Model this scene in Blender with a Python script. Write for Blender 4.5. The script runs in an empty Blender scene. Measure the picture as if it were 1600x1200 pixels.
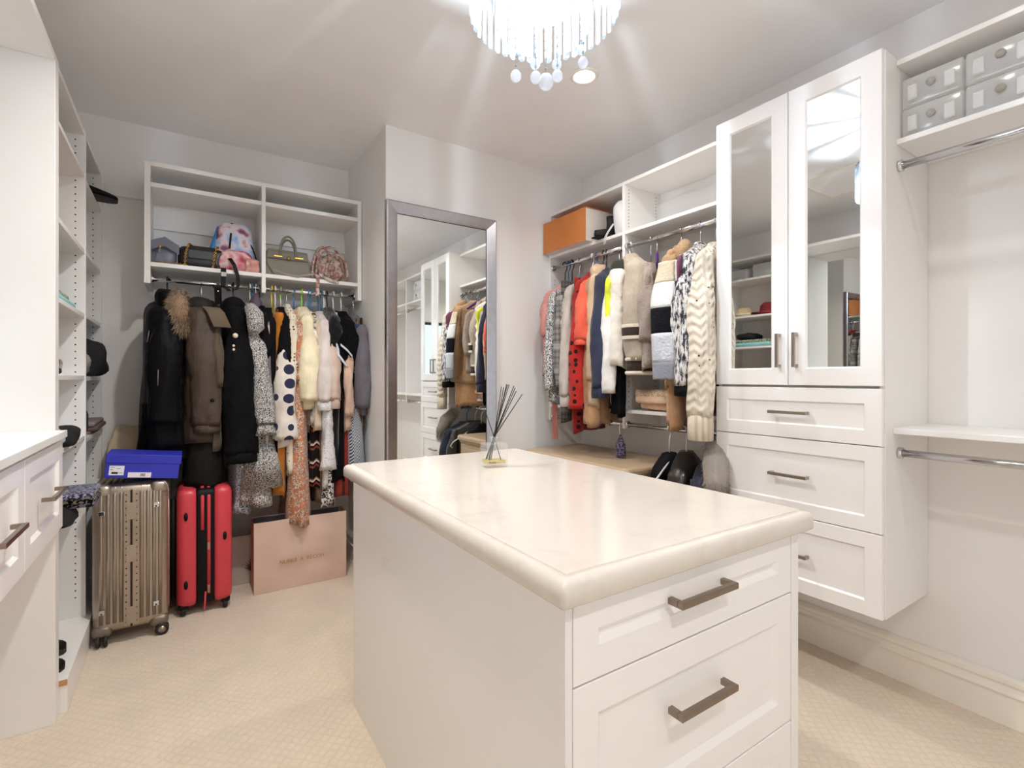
import bpy, bmesh, math, random
from math import sin, cos, pi, radians, atan2, sqrt
from mathutils import Vector, noise as mnoise
S = bpy.context.scene
COL = S.collection
PI = pi

# ---------------------------------------------------------------- camera
FPX, YAW, HORIZON, EYE = 780.56, 0.581838, 589.87, 1.25
cam_d = bpy.data.cameras.new('camera'); cam = bpy.data.objects.new('camera', cam_d); COL.objects.link(cam)
cam_d.sensor_width = 36; cam_d.lens = FPX / 1600 * 36
cam_d.shift_y = (HORIZON - 600) / 1600
cam_d.clip_start = .02
cam.location = (0, 0, EYE); cam.rotation_euler = (PI / 2, 0, -YAW)
S.camera = cam
# ---------------------------------------------------------------- world, exposure
S.view_settings.view_transform = 'Standard'; S.view_settings.look = 'None'
S.view_settings.gamma = 1; S.view_settings.use_curve_mapping = False
S.view_settings.exposure = 0.06
w = bpy.data.worlds.new('world'); S.world = w; w.use_nodes = True
w.node_tree.nodes['Background'].inputs[0].default_value = (.9, .95, 1, 1)
w.node_tree.nodes['Background'].inputs[1].default_value = .05
CHANDELIER_W, SPOT_W, FILL_W = 49, 8.2, 8.0
CH = (.85, 1.128)
CEIL = 2.73
S.cycles.diffuse_bounces = 10; S.cycles.max_bounces = 14
SPOTS = [(1.643, 1.853), (.33, 1.95), (.36, .55), (1.643, .55), (.36, -.65), (1.643, -.65)]  # only the first is visible; the rest are unseen fill, second brightens back left

# ---------------------------------------------------------------- pixel -> place on a known plane
VX, VY = sin(YAW), cos(YAW)
def ray(px, py):
    u = (px - 800) / FPX
    return (VX + VY * u, VY - VX * u, -(py - HORIZON) / FPX)
def on_x(px, py, x):
    r = ray(px, py); t = x / r[0]; return Vector((x, r[1] * t, EYE + r[2] * t))
def on_y(px, py, y):
    r = ray(px, py); t = y / r[1]; return Vector((r[0] * t, y, EYE + r[2] * t))
def on_z(px, py, z):
    r = ray(px, py); t = (z - EYE) / r[2]; return Vector((r[0] * t, r[1] * t, z))

# ---------------------------------------------------------------- mesh builder
class MB:
    def __init__(s): s.v = []; s.f = []; s.sm = []
    def add(s, vs, fs, smooth=False):
        o = len(s.v); s.v += [tuple(v) for v in vs]
        for f in fs: s.f.append([i + o for i in f]); s.sm.append(smooth)
        return s
    def box(s, x0, x1, y0, y1, z0, z1):
        v = [(x, y, z) for z in (z0, z1) for y in (y0, y1) for x in (x0, x1)]
        return s.add(v, [(0, 2, 3, 1), (4, 5, 7, 6), (0, 1, 5, 4), (2, 6, 7, 3), (0, 4, 6, 2), (1, 3, 7, 5)])
    def rings(s, rs, smooth=True, cap0=True, cap1=True, closed=False):
        n = len(rs[0]); v = [p for r in rs for p in r]; f = []
        m = len(rs)
        for i in range(m if closed else m - 1):
            for j in range(n):
                a = i * n + j; b = i * n + (j + 1) % n; i2 = (i + 1) % m
                f.append((a, b, i2 * n + (j + 1) % n, i2 * n + j))
        if not closed:
            if cap0: f.append(tuple(range(n))[::-1])
            if cap1: f.append(tuple((m - 1) * n + j for j in range(n)))
        return s.add(v, f, smooth)
    def tube(s, pts, r, n=8, closed=False, flat=1.0, up=(0, 0, 1), smooth=True):
        pts = [Vector(p) for p in pts]; m = len(pts); rs = []
        prev = None
        for i, p in enumerate(pts):
            if closed: d = pts[(i + 1) % m] - pts[i - 1]
            else: d = pts[min(i + 1, m - 1)] - pts[max(i - 1, 0)]
            if d.length < 1e-9: d = Vector((0, 0, 1))
            d.normalize()
            if prev is None:
                a = Vector(up)
                if abs(a.dot(d)) > .95: a = Vector((1, 0, 0)) if abs(d.x) < .9 else Vector((0, 1, 0))
            else: a = prev
            a = (a - d * a.dot(d)).normalized(); b = d.cross(a); prev = a
            rr = r[i] if isinstance(r, (list, tuple)) else r
            rs.append([p + a * rr * cos(2 * PI * k / n) + b * rr * flat * sin(2 * PI * k / n) for k in range(n)])
        return s.rings(rs, smooth, closed=closed)
    def lathe(s, prof, n=24, c=(0, 0, 0), smooth=True, closed=False):
        rs = [[(c[0] + r * cos(2 * PI * k / n), c[1] + r * sin(2 * PI * k / n), c[2] + z) for k in range(n)] for r, z in prof]
        return s.rings(rs, smooth, closed=closed)
    def ball(s, c, r, n=12, m=8, sz=1):
        return s.lathe([(max(1e-4, r * sin(PI * i / m)), -r * sz * cos(PI * i / m)) for i in range(m + 1)], n, c)
    def ribbon(s, pts, wdir, w, t=.003):
        wd = Vector(wdir).normalized(); pts = [Vector(p) for p in pts]; m = len(pts); rs = []
        for i, p in enumerate(pts):
            d = (pts[min(i + 1, m - 1)] - pts[max(i - 1, 0)]).normalized(); nn = d.cross(wd).normalized()
            rs.append([p + wd * w / 2 + nn * t / 2, p - wd * w / 2 + nn * t / 2, p - wd * w / 2 - nn * t / 2, p + wd * w / 2 - nn * t / 2])
        return s.rings(rs, False)
    def xform(s, fn): s.v = [tuple(fn(Vector(v))) for v in s.v]; return s
    def build(s, name, mat, parent=None, bevel=0, local=None, seg=2):
        off = Vector((0, 0, 0))
        if parent is not None:
            r = parent
            while r.parent: r = r.parent
            if not r.get('_local'): off = r.location
        me = bpy.data.meshes.new(name)
        me.from_pydata([(v[0] - off[0], v[1] - off[1], v[2] - off[2]) for v in s.v], [], s.f)
        me.polygons.foreach_set('use_smooth', s.sm)
        bm = bmesh.new(); bm.from_mesh(me); bmesh.ops.recalc_face_normals(bm, faces=bm.faces); bm.to_mesh(me); bm.free()
        for m_ in (mat if isinstance(mat, (list, tuple)) else [mat]): me.materials.append(m_)
        o = bpy.data.objects.new(name, me); COL.objects.link(o)
        if parent is not None: o.parent = parent
        if bevel:
            b = o.modifiers.new('bevel', 'BEVEL'); b.width = bevel; b.segments = seg; b.limit_method = 'ANGLE'; b.angle_limit = radians(40)
        return o
def B(*a): return MB().box(*a)
def thing(name, label, cat, loc=(0, 0, 0), rz=0, group=None, local=False, rot=None):
    o = bpy.data.objects.new(name, None); COL.objects.link(o); o.empty_display_size = .05
    o.location = loc; o.rotation_euler = rot if rot else (0, 0, rz)
    o['label'] = label; o['category'] = cat
    if group: o['group'] = group
    if local: o['_local'] = 1
    return o
def solo(mb, name, mat, label, cat, group=None, bevel=0, seg=2, rot=None, loc=None):
    xs = [v[0] for v in mb.v]; ys = [v[1] for v in mb.v]; zs = [v[2] for v in mb.v]
    c = Vector(loc) if loc else Vector(((min(xs) + max(xs)) / 2, (min(ys) + max(ys)) / 2, min(zs)))
    mb.v = [(v[0] - c.x, v[1] - c.y, v[2] - c.z) for v in mb.v]
    o = mb.build(name, mat, None, bevel, seg=seg); o.location = c
    if rot: o.rotation_euler = rot
    o['label'] = label; o['category'] = cat
    if group: o['group'] = group
    return o
def struct(mb, name, mat, bevel=0):
    o = mb.build(name, mat, None, bevel); o['kind'] = 'structure'; return o
def stuff(o): o['kind'] = 'stuff'; return o

# ---------------------------------------------------------------- materials
def hexc(h):
    h = h.lstrip('#'); c = [int(h[i:i + 2], 16) / 255 for i in (0, 2, 4)]
    return tuple(((x + .055) / 1.055) ** 2.4 if x > .04045 else x / 12.92 for x in c) + (1,)
class NT:
    def __init__(s, name):
        s.m = bpy.data.materials.new(name); s.m.use_nodes = True; s.t = s.m.node_tree
        s.p = s.t.nodes['Principled BSDF']; s.out = s.t.nodes['Material Output']; s._tc = None
    def n(s, typ, **kw):
        x = s.t.nodes.new(typ)
        for k, v in kw.items(): setattr(x, k, v)
        return x
    def l(s, a, b): s.t.links.new(a, b)
    def put(s, sock, v):
        if v is None: return
        if hasattr(v, 'is_linked'): s.l(v, sock)
        else: sock.default_value = v
    @property
    def obj(s):
        if not s._tc: s._tc = s.n('ShaderNodeTexCoord').outputs['Object']
        return s._tc
    def xyz(s):
        x = s.n('ShaderNodeSeparateXYZ'); s.l(s.obj, x.inputs[0]); return x.outputs
    def ma(s, op, a, b=0.0, c=None):
        x = s.n('ShaderNodeMath', operation=op); s.put(x.inputs[0], a); s.put(x.inputs[1], b)
        if c is not None: s.put(x.inputs[2], c)
        return x.outputs[0]
    def noise(s, scale, detail=2, vec=None, rough=.5, stretch=None):
        x = s.n('ShaderNodeTexNoise'); x.inputs['Scale'].default_value = scale; x.inputs['Detail'].default_value = detail
        x.inputs['Roughness'].default_value = rough
        v = vec or s.obj
        if stretch:
            mp = s.n('ShaderNodeMapping'); mp.inputs['Scale'].default_value = stretch; s.l(v, mp.inputs[0]); v = mp.outputs[0]
        s.l(v, x.inputs['Vector']); return x.outputs['Fac']
    def voro(s, scale, rnd=1.0, out='Distance', stretch=None):
        x = s.n('ShaderNodeTexVoronoi'); x.inputs['Scale'].default_value = scale; x.inputs['Randomness'].default_value = rnd
        v = s.obj
        if stretch:
            mp = s.n('ShaderNodeMapping'); mp.inputs['Scale'].default_value = stretch; s.l(v, mp.inputs[0]); v = mp.outputs[0]
        s.l(v, x.inputs['Vector']); return x.outputs[out]
    def ramp(s, fac, stops, const=False):
        x = s.n('ShaderNodeValToRGB'); e = x.color_ramp.elements
        if const: x.color_ramp.interpolation = 'CONSTANT'
        while len(e) < len(stops): e.new(.5)
        for k, (p, c) in enumerate(stops): e[k].position = p; e[k].color = c
        s.put(x.inputs[0], fac); return x.outputs[0]
    def mix(s, fac, a, b, mode='MIX'):
        x = s.n('ShaderNodeMix', data_type='RGBA', blend_type=mode)
        s.put(x.inputs[0], fac); s.put(x.inputs[6], a); s.put(x.inputs[7], b); return x.outputs[2]
    def bump(s, h, strength=.3, dist=.002):
        x = s.n('ShaderNodeBump'); x.inputs['Strength'].default_value = strength; x.inputs['Distance'].default_value = dist
        s.l(h, x.inputs['Height']); s.l(x.outputs[0], s.p.inputs['Normal'])
    def base(s, c): s.put(s.p.inputs['Base Color'], c)
    def set(s, rough=.5, metal=0, spec=None, coat=0, sheen=0, trans=0, emit=None):
        s.p.inputs['Roughness'].default_value = rough; s.p.inputs['Metallic'].default_value = metal
        if spec is not None: s.p.inputs['Specular IOR Level'].default_value = spec
        if coat: s.p.inputs['Coat Weight'].default_value = coat; s.p.inputs['Coat Roughness'].default_value = .1
        if sheen: s.p.inputs['Sheen Weight'].default_value = sheen
        if trans: s.p.inputs['Transmission Weight'].default_value = trans
        return s
def plain(name, h, rough=.5, metal=0, mott=.06, nscale=6, bump=0, bscale=200, **kw):
    t = NT(name); c = hexc(h); t.set(rough, metal, **kw)
    f = t.noise(nscale, 3)
    d = tuple(x * (1 - mott) for x in c[:3]) + (1,); l = tuple(min(1, x * (1 + mott)) for x in c[:3]) + (1,)
    t.base(t.ramp(f, [(.3, d), (.7, l)]))
    if bump: t.bump(t.noise(bscale, 2), bump, .001)
    return t.m
def emis(name, c, k):
    t = NT(name); e = t.n('ShaderNodeEmission'); e.inputs[0].default_value = tuple(c) + (1,); e.inputs[1].default_value = k
    t.l(e.outputs[0], t.out.inputs[0]); return t.m
_fab = {}
def fabric(h, pat=None, cols=(), scale=1.0, rough=.9, weave=.25, thr=.3, sheen=.15, rnd=.35):
    key = (h, pat, tuple(cols), scale, rough, weave, thr, rnd)
    if key in _fab: return _fab[key]
    c0 = hexc(h); dark = max(c0[:3]) < .03
    t = NT('fabric_' + (pat or 'plain')); t.set(rough, 0, spec=.08 if dark else .25, sheen=.01 if dark and sheen < .3 else sheen)
    cc = [hexc(x) for x in cols]
    nz = t.noise(9, 3)
    dk = tuple(x * .8 for x in c0[:3]) + (1,); lt = tuple(min(1, x * 1.12) for x in c0[:3]) + (1,)
    col = t.ramp(nz, [(.3, dk), (.7, lt)])
    hgt = t.noise(420, 2)
    if pat == 'dots':
        d = t.voro(26 * scale, rnd); col = t.mix(t.ma('LESS_THAN', d, thr), col, cc[0])
    elif pat == 'ditsy':
        f = t.noise(230 * scale, 1.5); col = t.ramp(f, [(0, cc[0]), (.49, c0), (.58, cc[-1])], True)
    elif pat == 'floral':
        f = t.noise(38 * scale, 1); g = t.noise(120 * scale, 2)
        sp = t.ramp(g, [(0, cc[0]), (.42, cc[1]), (.5, cc[2]), (.58, cc[0])], True)
        col = t.mix(t.ma('GREATER_THAN', f, .46), col, sp)
    elif pat in ('plaid', 'stripes', 'diag'):
        x, y, z = t.xyz(); a = t.ma('ADD', x, y)
        if pat == 'plaid':
            s1 = t.ma('GREATER_THAN', t.ma('SINE', t.ma('MULTIPLY', a, 190 * scale)), .25)
            s2 = t.ma('GREATER_THAN', t.ma('SINE', t.ma('MULTIPLY', z, 190 * scale)), .25)
            s3 = t.ma('GREATER_THAN', t.ma('SINE', t.ma('MULTIPLY', z, 45 * scale)), .8)
            col = t.mix(t.ma('MULTIPLY', t.ma('ADD', s1, s2), .4), col, cc[0]); col = t.mix(t.ma('MULTIPLY', s3, .6), col, cc[-1])
        else:
            if pat == 'diag': a = t.ma('ADD', a, t.ma('MULTIPLY', z, .55))
            a = t.ma('ADD', a, t.ma('MULTIPLY', t.noise(6, 2), .012))
            col = t.mix(t.ma('GREATER_THAN', t.ma('SINE', t.ma('MULTIPLY', a, 260 * scale)), thr), col, cc[0])
    elif pat == 'tweed':
        f = t.noise(70 * scale, 3, stretch=(1.6, 1.6, .45), rough=.7)
        col = t.ramp(f, [(.0, cc[0]), (.43, cc[0]), (.47, c0), (.56, cc[-1])]); hgt = f; weave = .8
    elif pat == 'heather':
        f = t.noise(260, 3); col = t.mix(f, col, cc[0]); hgt = f
    elif pat == 'cable':
        x, y, z = t.xyz(); a = t.ma('ADD', x, y)
        tri = t.ma('ABSOLUTE', t.ma('SUBTRACT', t.ma('FRACT', t.ma('MULTIPLY', a, 16)), .5))
        zz = t.ma('ADD', t.ma('MULTIPLY', z, 1.0), t.ma('MULTIPLY', tri, .05))
        wv = t.ma('SINE', t.ma('MULTIPLY', zz, 260 * scale)); st = t.ma('SINE', t.ma('MULTIPLY', a, 201))
        hgt = t.ma('ADD', wv, t.ma('MULTIPLY', st, .5)); weave = 1.0
        if cc:
            pe = t.ma('LESS_THAN', t.voro(24, .9), .11); col = t.mix(pe, col, cc[0])
    elif pat == 'sherpa':
        hgt = t.voro(130 * scale, 1); weave = .9; col = t.mix(t.ma('MULTIPLY', hgt, .5), col, dk)
    elif pat == 'ethnic':
        x, y, z = t.xyz()
        b = t.ma('FRACT', t.ma('MULTIPLY', z, 9)); q = t.ma('ABSOLUTE', t.ma('SUBTRACT', t.ma('FRACT', t.ma('MULTIPLY', t.ma('ADD', x, y), 22)), .5))
        f = t.ma('FRACT', t.ma('ADD', b, t.ma('MULTIPLY', q, .35)))
        col = t.ramp(f, [(0, c0), (.3, cc[0]), (.42, c0), (.55, cc[1]), (.63, cc[2]), (.7, c0)], True)
    elif pat == 'water':
        f = t.noise(7 * scale, 1.5); n_ = len(cc)
        col = t.ramp(f, [(.28 + .44 * k / max(1, n_ - 1), cc[k]) for k in range(n_)])
    elif pat == 'lace':
        f = t.voro(70 * scale, .6); col = t.mix(t.ma('GREATER_THAN', f, thr), cc[0], col); hgt = f; weave = .9
    t.base(col)
    if weave: t.bump(hgt, weave, .0025 if weave > .6 else .0012)
    wr = t.n('ShaderNodeBump'); wr.inputs['Strength'].default_value = .75; wr.inputs['Distance'].default_value = .02
    t.l(t.ma('ADD', t.noise(11, 2, stretch=(1.3, 1.3, .45)), t.ma('MULTIPLY', t.noise(26, 1, stretch=(1, 1, .8)), .35)), wr.inputs['Height'])
    if t.p.inputs['Normal'].is_linked:
        bn = t.p.inputs['Normal'].links[0].from_node; t.l(wr.outputs[0], bn.inputs['Normal'])
    else: t.l(wr.outputs[0], t.p.inputs['Normal'])
    _fab[key] = t.m
    return t.m

# whites and shell finishes
def melamine(name, h, rough=.33):
    t = NT(name); c = hexc(h); t.set(rough, 0, spec=.5)
    f = t.noise(14, 3, stretch=(1, 1, .12)); d = tuple(x * .985 for x in c[:3]) + (1,)
    t.base(t.mix(f, d, c)); t.bump(t.noise(260, 2, stretch=(1, 1, .1)), .04, .0006); return t.m
M_white = melamine('white_melamine', '#eceae8')
M_lacq = melamine('white_lacquer', '#f1eeec', .28)
M_chrome = plain('polished_chrome', '#d8d8da', .12, 1, .02)
M_nickel = plain('brushed_nickel', '#a59a90', .32, 1, .05, 40)
M_bronze = plain('brushed_bronze_nickel', '#94867a', .3, 1, .05, 40)
M_gold = plain('gold_metal', '#c79a4a', .25, 1, .05)
M_black = plain('black_plastic', '#0d0d0e', .55, spec=.2)
M_hole = plain('dark_hole', '#1c1815', .8)
M_raw = plain('raw_particle_board', '#b98653', .8, 0, .25, 160)
def mirror_mat():
    t = NT('mirror_silvering'); t.set(.0, 1); t.base((.86, .88, .87, 1)); return t.m
M_mirror = mirror_mat()
def wall_mat():
    t = NT('satin_wall_paint'); t.set(.42, 0, spec=.45); c = hexc('#eeecea')
    t.base(t.mix(t.noise(2, 3), tuple(x * .97 for x in c[:3]) + (1,), c)); t.bump(t.noise(150, 3), .05, .0008); return t.m
M_wall = wall_mat()
M_ceil = plain('ceiling_paint', '#f1f0f1', .5, 0, .02, 3, .05, 140)
M_trim = plain('trim_paint', '#ece6dc', .35, 0, .02)
def carpet_mat():
    t = NT('looped_carpet'); t.set(.95, 0, spec=.1, sheen=.3)
    x, y, z = t.xyz(); c = hexc('#d6c7b4')
    wob = t.ma('MULTIPLY', t.noise(16, 3), .03)
    a = t.ma('ADD', t.ma('ADD', x, y), wob); b = t.ma('ADD', t.ma('SUBTRACT', x, y), wob)
    sa = t.ma('ABSOLUTE', t.ma('SINE', t.ma('MULTIPLY', a, 74))); sb = t.ma('ABSOLUTE', t.ma('SINE', t.ma('MULTIPLY', b, 74)))
    cell = t.ma('POWER', t.ma('MINIMUM', sa, sb), .45)
    pile = t.noise(330, 2); big = t.noise(5, 3)
    col = t.mix(big, tuple(k * .86 for k in c[:3]) + (1,), tuple(min(1, k * 1.12) for k in c[:3]) + (1,))
    col = t.mix(t.ma('MULTIPLY', t.ma('SUBTRACT', 1, cell), .14), col, hexc('#8a755d'))
    col = t.mix(t.ma('MULTIPLY', pile, .25), col, hexc('#dcc9b2'))
    t.base(col); t.bump(t.ma('ADD', cell, t.ma('MULTIPLY', pile, .8)), .5, .005); return t.m
M_carpet = carpet_mat()
def stone_mat():
    t = NT('quartz_top'); t.set(.12, 0, spec=.5); c = hexc('#dad2c8')
    v = t.noise(1.6, 6, rough=.65); vein = t.ramp(v, [(.47, (1, 1, 1, 1)), (.5, (.86, .84, .82, 1)), (.53, (1, 1, 1, 1))])
    m2 = t.noise(30, 3); c2 = t.mix(m2, tuple(k * .97 for k in c[:3]) + (1,), c)
    t.base(t.mix(.35, c2, vein, 'MULTIPLY')); return t.m
M_stone = stone_mat()
def glass_mat(name, c=(1, 1, 1, 1), rough=0, ior=1.45):
    t = NT(name); t.set(rough, 0, trans=1); t.base(c); t.p.inputs['IOR'].default_value = ior; return t.m
def clear_mix(name, c, transp, gloss=.25, rough=.08, tint=None):
    # thin clear plastic / crystal: part passes through, part scatters, part reflects
    t = NT(name); t.set(rough, 0, spec=.8); t.base(c)
    tr = t.n('ShaderNodeBsdfTransparent'); mx = t.n('ShaderNodeMixShader'); mx.inputs[0].default_value = transp
    tl = t.n('ShaderNodeBsdfTranslucent'); tl.inputs[0].default_value = tint or c; m2 = t.n('ShaderNodeMixShader'); m2.inputs[0].default_value = .5
    t.l(t.p.outputs[0], m2.inputs[1]); t.l(tl.outputs[0], m2.inputs[2]); t.l(m2.outputs[0], mx.inputs[1]); t.l(tr.outputs[0], mx.inputs[2]); t.l(mx.outputs[0], t.out.inputs[0]); return t.m
M_crystal = clear_mix('crystal_prism', (.35, .38, .42, 1), .45, tint=(.42, .45, .5, 1))
M_clearbox = clear_mix('clear_plastic', (.97, .97, .97, 1), .35, rough=.15)
M_glass = glass_mat('clear_glass')
# ================================================================ SETTING
XR, XL, YM, YB, XJ, YF = 2.50, -.77, 2.85, 3.645, .99, -1.35
struct(B(XL - .2, XR + .2, YF - .2, YB + .2, -.1, 0), 'floor', M_carpet)
struct(B(XL - .2, XR + .2, YF - .2, YB + .2, CEIL, CEIL + .1), 'ceiling', M_ceil)
struct(B(XR, XR + .12, YF, YB + .1, 0, CEIL), 'wall_right', M_wall)
struct(B(XL - .12, XL, YF, YB + .1, 0, CEIL), 'wall_left', M_wall)
struct(B(XL, XJ, YB, YB + .12, 0, CEIL), 'wall_back', M_wall)
struct(B(XJ, XR, YM, YB + .12, 0, CEIL), 'wall_mirror_side', M_wall)
fw = MB(); fw.box(XL, .75, YF - .12, YF, 0, CEIL); fw.box(1.75, XR, YF - .12, YF, 0, CEIL); fw.box(.75, 1.75, YF - .12, YF, 2.1, CEIL)
struct(fw, 'wall_front', M_wall)
d1 = MB(); d1.box(.68, .75, YF, YF + .02, 0, 2.17); d1.box(1.75, 1.82, YF, YF + .02, 0, 2.17); d1.box(.75, 1.75, YF, YF + .02, 2.1, 2.17)
struct(d1, 'trim_1', M_trim, .004)
def base_profile(h=.172, d=.045):
    return [(0, 0), (d * .8, 0), (d * .8, h * .64), (d * .95, h * .66), (d * .95, h * .69), (d * .6, h * .73), (d * .55, h * .8), (d * .75, h * .87), (d * .72, h * .95), (d * .35, h), (0, h)]
def baseboard(name, p0, p1, nx, ny):
    pr = base_profile(); mb = MB()
    r0 = [(p0[0] + nx * a, p0[1] + ny * a, z) for a, z in pr]; r1 = [(p1[0] + nx * a, p1[1] + ny * a, z) for a, z in pr]
    mb.rings([r0, r1], False); struct(mb, name, M_trim)
baseboard('baseboard_right', (XR, YF), (XR, YM), -1, 0)
baseboard('baseboard_mirror_side', (XJ, YM), (XR - .046, YM), 0, -1)
baseboard('baseboard_recess', (XJ, YM), (XJ, YB), -1, 0)
baseboard('baseboard_back', (-.36, YB), (XJ - .046, YB), 0, -1)
# attic hatch in the ceiling (seen in the mirrored door)
hatch = thing('ceiling_hatch', 'white framed access hatch set in the ceiling beside the shelving', 'hatch', (.01, 1.7, CEIL))
hf = MB()
for a in ((-.29, .31, 1.97, 2.0), (-.29, .31, 1.4, 1.43), (-.29, -.26, 1.43, 1.97), (.28, .31, 1.43, 1.97)): hf.box(a[0], a[1], a[2], a[3], CEIL - .012, CEIL)
hf.build('frame', M_trim, hatch); B(-.26, .28, 1.43, 1.97, CEIL - .004, CEIL).build('panel', M_ceil, hatch)

# ================================================================ CABINETRY
def shaker(Pm, a0, a1, z0, z1, fw=.055, bw=.012, dep=.009, tk=.02, hole=False):
    def ring(i, d): return [Pm(a0 + i, z0 + i, d), Pm(a1 - i, z0 + i, d), Pm(a1 - i, z1 - i, d), Pm(a0 + i, z1 - i, d)]
    e = .0015
    rs = [ring(0, -tk), ring(0, -e), ring(e, 0), ring(fw, 0), ring(fw + bw, -dep)]
    mb = MB()
    if hole:
        rs += [ring(fw + bw, -tk)]; mb.rings(rs, False, closed=True)
    else: mb.rings(rs, False)
    return mb
def face_left(x): return lambda a, z, d: (x - d, a, z)      # front faces -X
def face_right(x): return lambda a, z, d: (x + d, a, z)     # front faces +X
def face_near(y): return lambda a, z, d: (a, y - d, z)      # front faces -Y
def bar_pull(Pm, a0, a1, z, vertical=False, zr=None, off=.03, tk=.011, dp=.011):
    mb = MB()
    def bx(a, b, c, d, e, f):
        v = [Pm(x, zz, dd) for dd in (e, f) for zz in (c, d) for x in (a, b)]
        mb.add(v, [(0, 2, 3, 1), (4, 5, 7, 6), (0, 1, 5, 4), (2, 6, 7, 3), (0, 4, 6, 2), (1, 3, 7, 5)])
    if vertical:
        c = a0; bx(c - tk / 2, c + tk / 2, z, zr, off - dp, off)
        bx(c - tk / 2, c + tk / 2, z, z + tk, 0, off - dp); bx(c - tk / 2, c + tk / 2, zr - tk, zr, 0, off - dp)
    else:
        bx(a0, a1, z - tk / 2, z + tk / 2, off - dp, off)
        bx(a0, a0 + tk, z - tk / 2, z + tk / 2, 0, off - dp); bx(a1 - tk, a1, z - tk / 2, z + tk / 2, 0, off - dp)
    return mb
def rod_part(parent, p0, p1, mat=None, r=.0135):
    mb = MB(); d = (Vector(p1) - Vector(p0)).normalized()
    mb.tube([p0, p1], r, 16)
    o = mb.build('hanging_rod', mat or M_chrome, parent)
    for p, s in ((p0, 1), (p1, -1)):
        f = MB(); f.tube([Vector(p), Vector(p) + d * s * .012], .021, 14); f.build('rod_flange', M_chrome, o)
    return o
def pin_holes(parent, pts, axis, r=.0034):
    mb = MB()
    for p in pts:
        n = 6; ring = []
        for q in (0, 1):
            rr = []
            for k in range(n):
                a = 2 * PI * k / n; c, s_ = r * cos(a), r * sin(a); e = .0006 * q
                rr.append((p[0] + axis[0] * e + (c if axis[1] else 0), p[1] + axis[1] * e + (c if axis[0] else 0), p[2] + s_))
            ring.append(rr)
        mb.rings(ring, False)
    return stuff(mb.build('pin_holes', M_hole, parent))
BV = .0018
# ---- tall cabinet tower on the right wall
tw = thing('storage_tower', 'tall wall-hung white cabinet with two mirrored doors over three drawers', 'cabinet', (2.29, 1.09, .38))
B(2.098, 2.498, .758, .778, .382, 2.425).build('side_panel', M_white, tw, BV)
B(2.098, 2.498, 1.405, 1.425, .382, 2.425).build('side_panel', M_white, tw, BV)
B(2.098, 2.498, .778, 1.405, 2.405, 2.425).build('top', M_white, tw)
B(2.105, 2.498, .778, 1.405, .385, .405).build('bottom', M_white, tw)
B(2.485, 2.498, .778, 1.405, .405, 2.405).build('back_panel', M_white, tw)
B(2.112, 2.485, .778, 1.405, 1.205, 1.22).build('divider', M_white, tw)
for (a0, a1, hy) in ((.762, 1.0915, 1.0585), (1.0945, 1.4235, 1.1265)):
    d = shaker(face_left(2.077), a0, a1, 1.219, 2.424, .066, .006, .008, .02, True).build('door', M_lacq, tw)
    B(2.0855, 2.0895, a0 + .07, a1 - .07, 1.289, 2.354).build('mirror', M_mirror, d)
    bar_pull(face_left(2.077), hy, hy, 1.292, True, 1.432, .03, .012, .01).build('handle', M_nickel, d, .001)
for z0, z1, hz in ((1.003, 1.209, 1.108), (.6885, .9995, .851), (.3825, .685, .535)):
    d = shaker(face_left(2.077), .762, 1.4235, z0, z1, .054, .006, .008).build('drawer', M_lacq, tw)
    bar_pull(face_left(2.077), 1.009, 1.164, hz, off=.03, tk=.013, dp=.01).build('handle', M_nickel, d, .001)
# ---- open shelving between tower and corner
hu = thing('closet_shelving', 'white open closet shelving with rods full of coats by the wall mirror', 'shelving', (2.345, 2.14, .945))
B(2.19, 2.498, 2.827, 2.847, .947, 2.415).build('side_panel', M_white, hu, BV)
B(2.19, 2.498, 2.112, 2.132, .947, 2.415).build('divider', M_white, hu, BV)
for y0, y1 in ((1.4255, 2.112), (2.132, 2.827)):
    B(2.19, 2.498, y0, y1, 2.395, 2.415).build('top', M_white, hu, BV)
    B(2.19, 2.498, y0, y1, 2.1, 2.12).build('shelf', M_white, hu, BV)
    B(2.19, 2.498, y0, y1, 1.04, 1.06).build('shelf', M_white, hu, BV)
    B(2.482, 2.498, y0, y1, 2.235, 2.335).build('back_cleat', M_white, hu)
rod_part(hu, (2.21, 1.4255, 2.03), (2.21, 2.112, 2.03)); rod_part(hu, (2.21, 2.132, 2.03), (2.21, 2.827, 2.03))
rod_part(hu, (2.21, 1.4255, .972), (2.21, 2.112, .972)); rod_part(hu, (2.21, 2.132, .972), (2.21, 2.827, .972))
pin_holes(hu, [(x, 2.112, 2.135 + .016 + k * .02) for k in range(12) for x in (2.225, 2.465)] + [(x, 2.112, 1.075 + k * .03) for k in range(30) for x in (2.225, 2.465)]
          + [(x, 2.827, 1.075 + k * .03) for k in range(30) for x in (2.225, 2.465)], (0, -1, 0))
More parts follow.
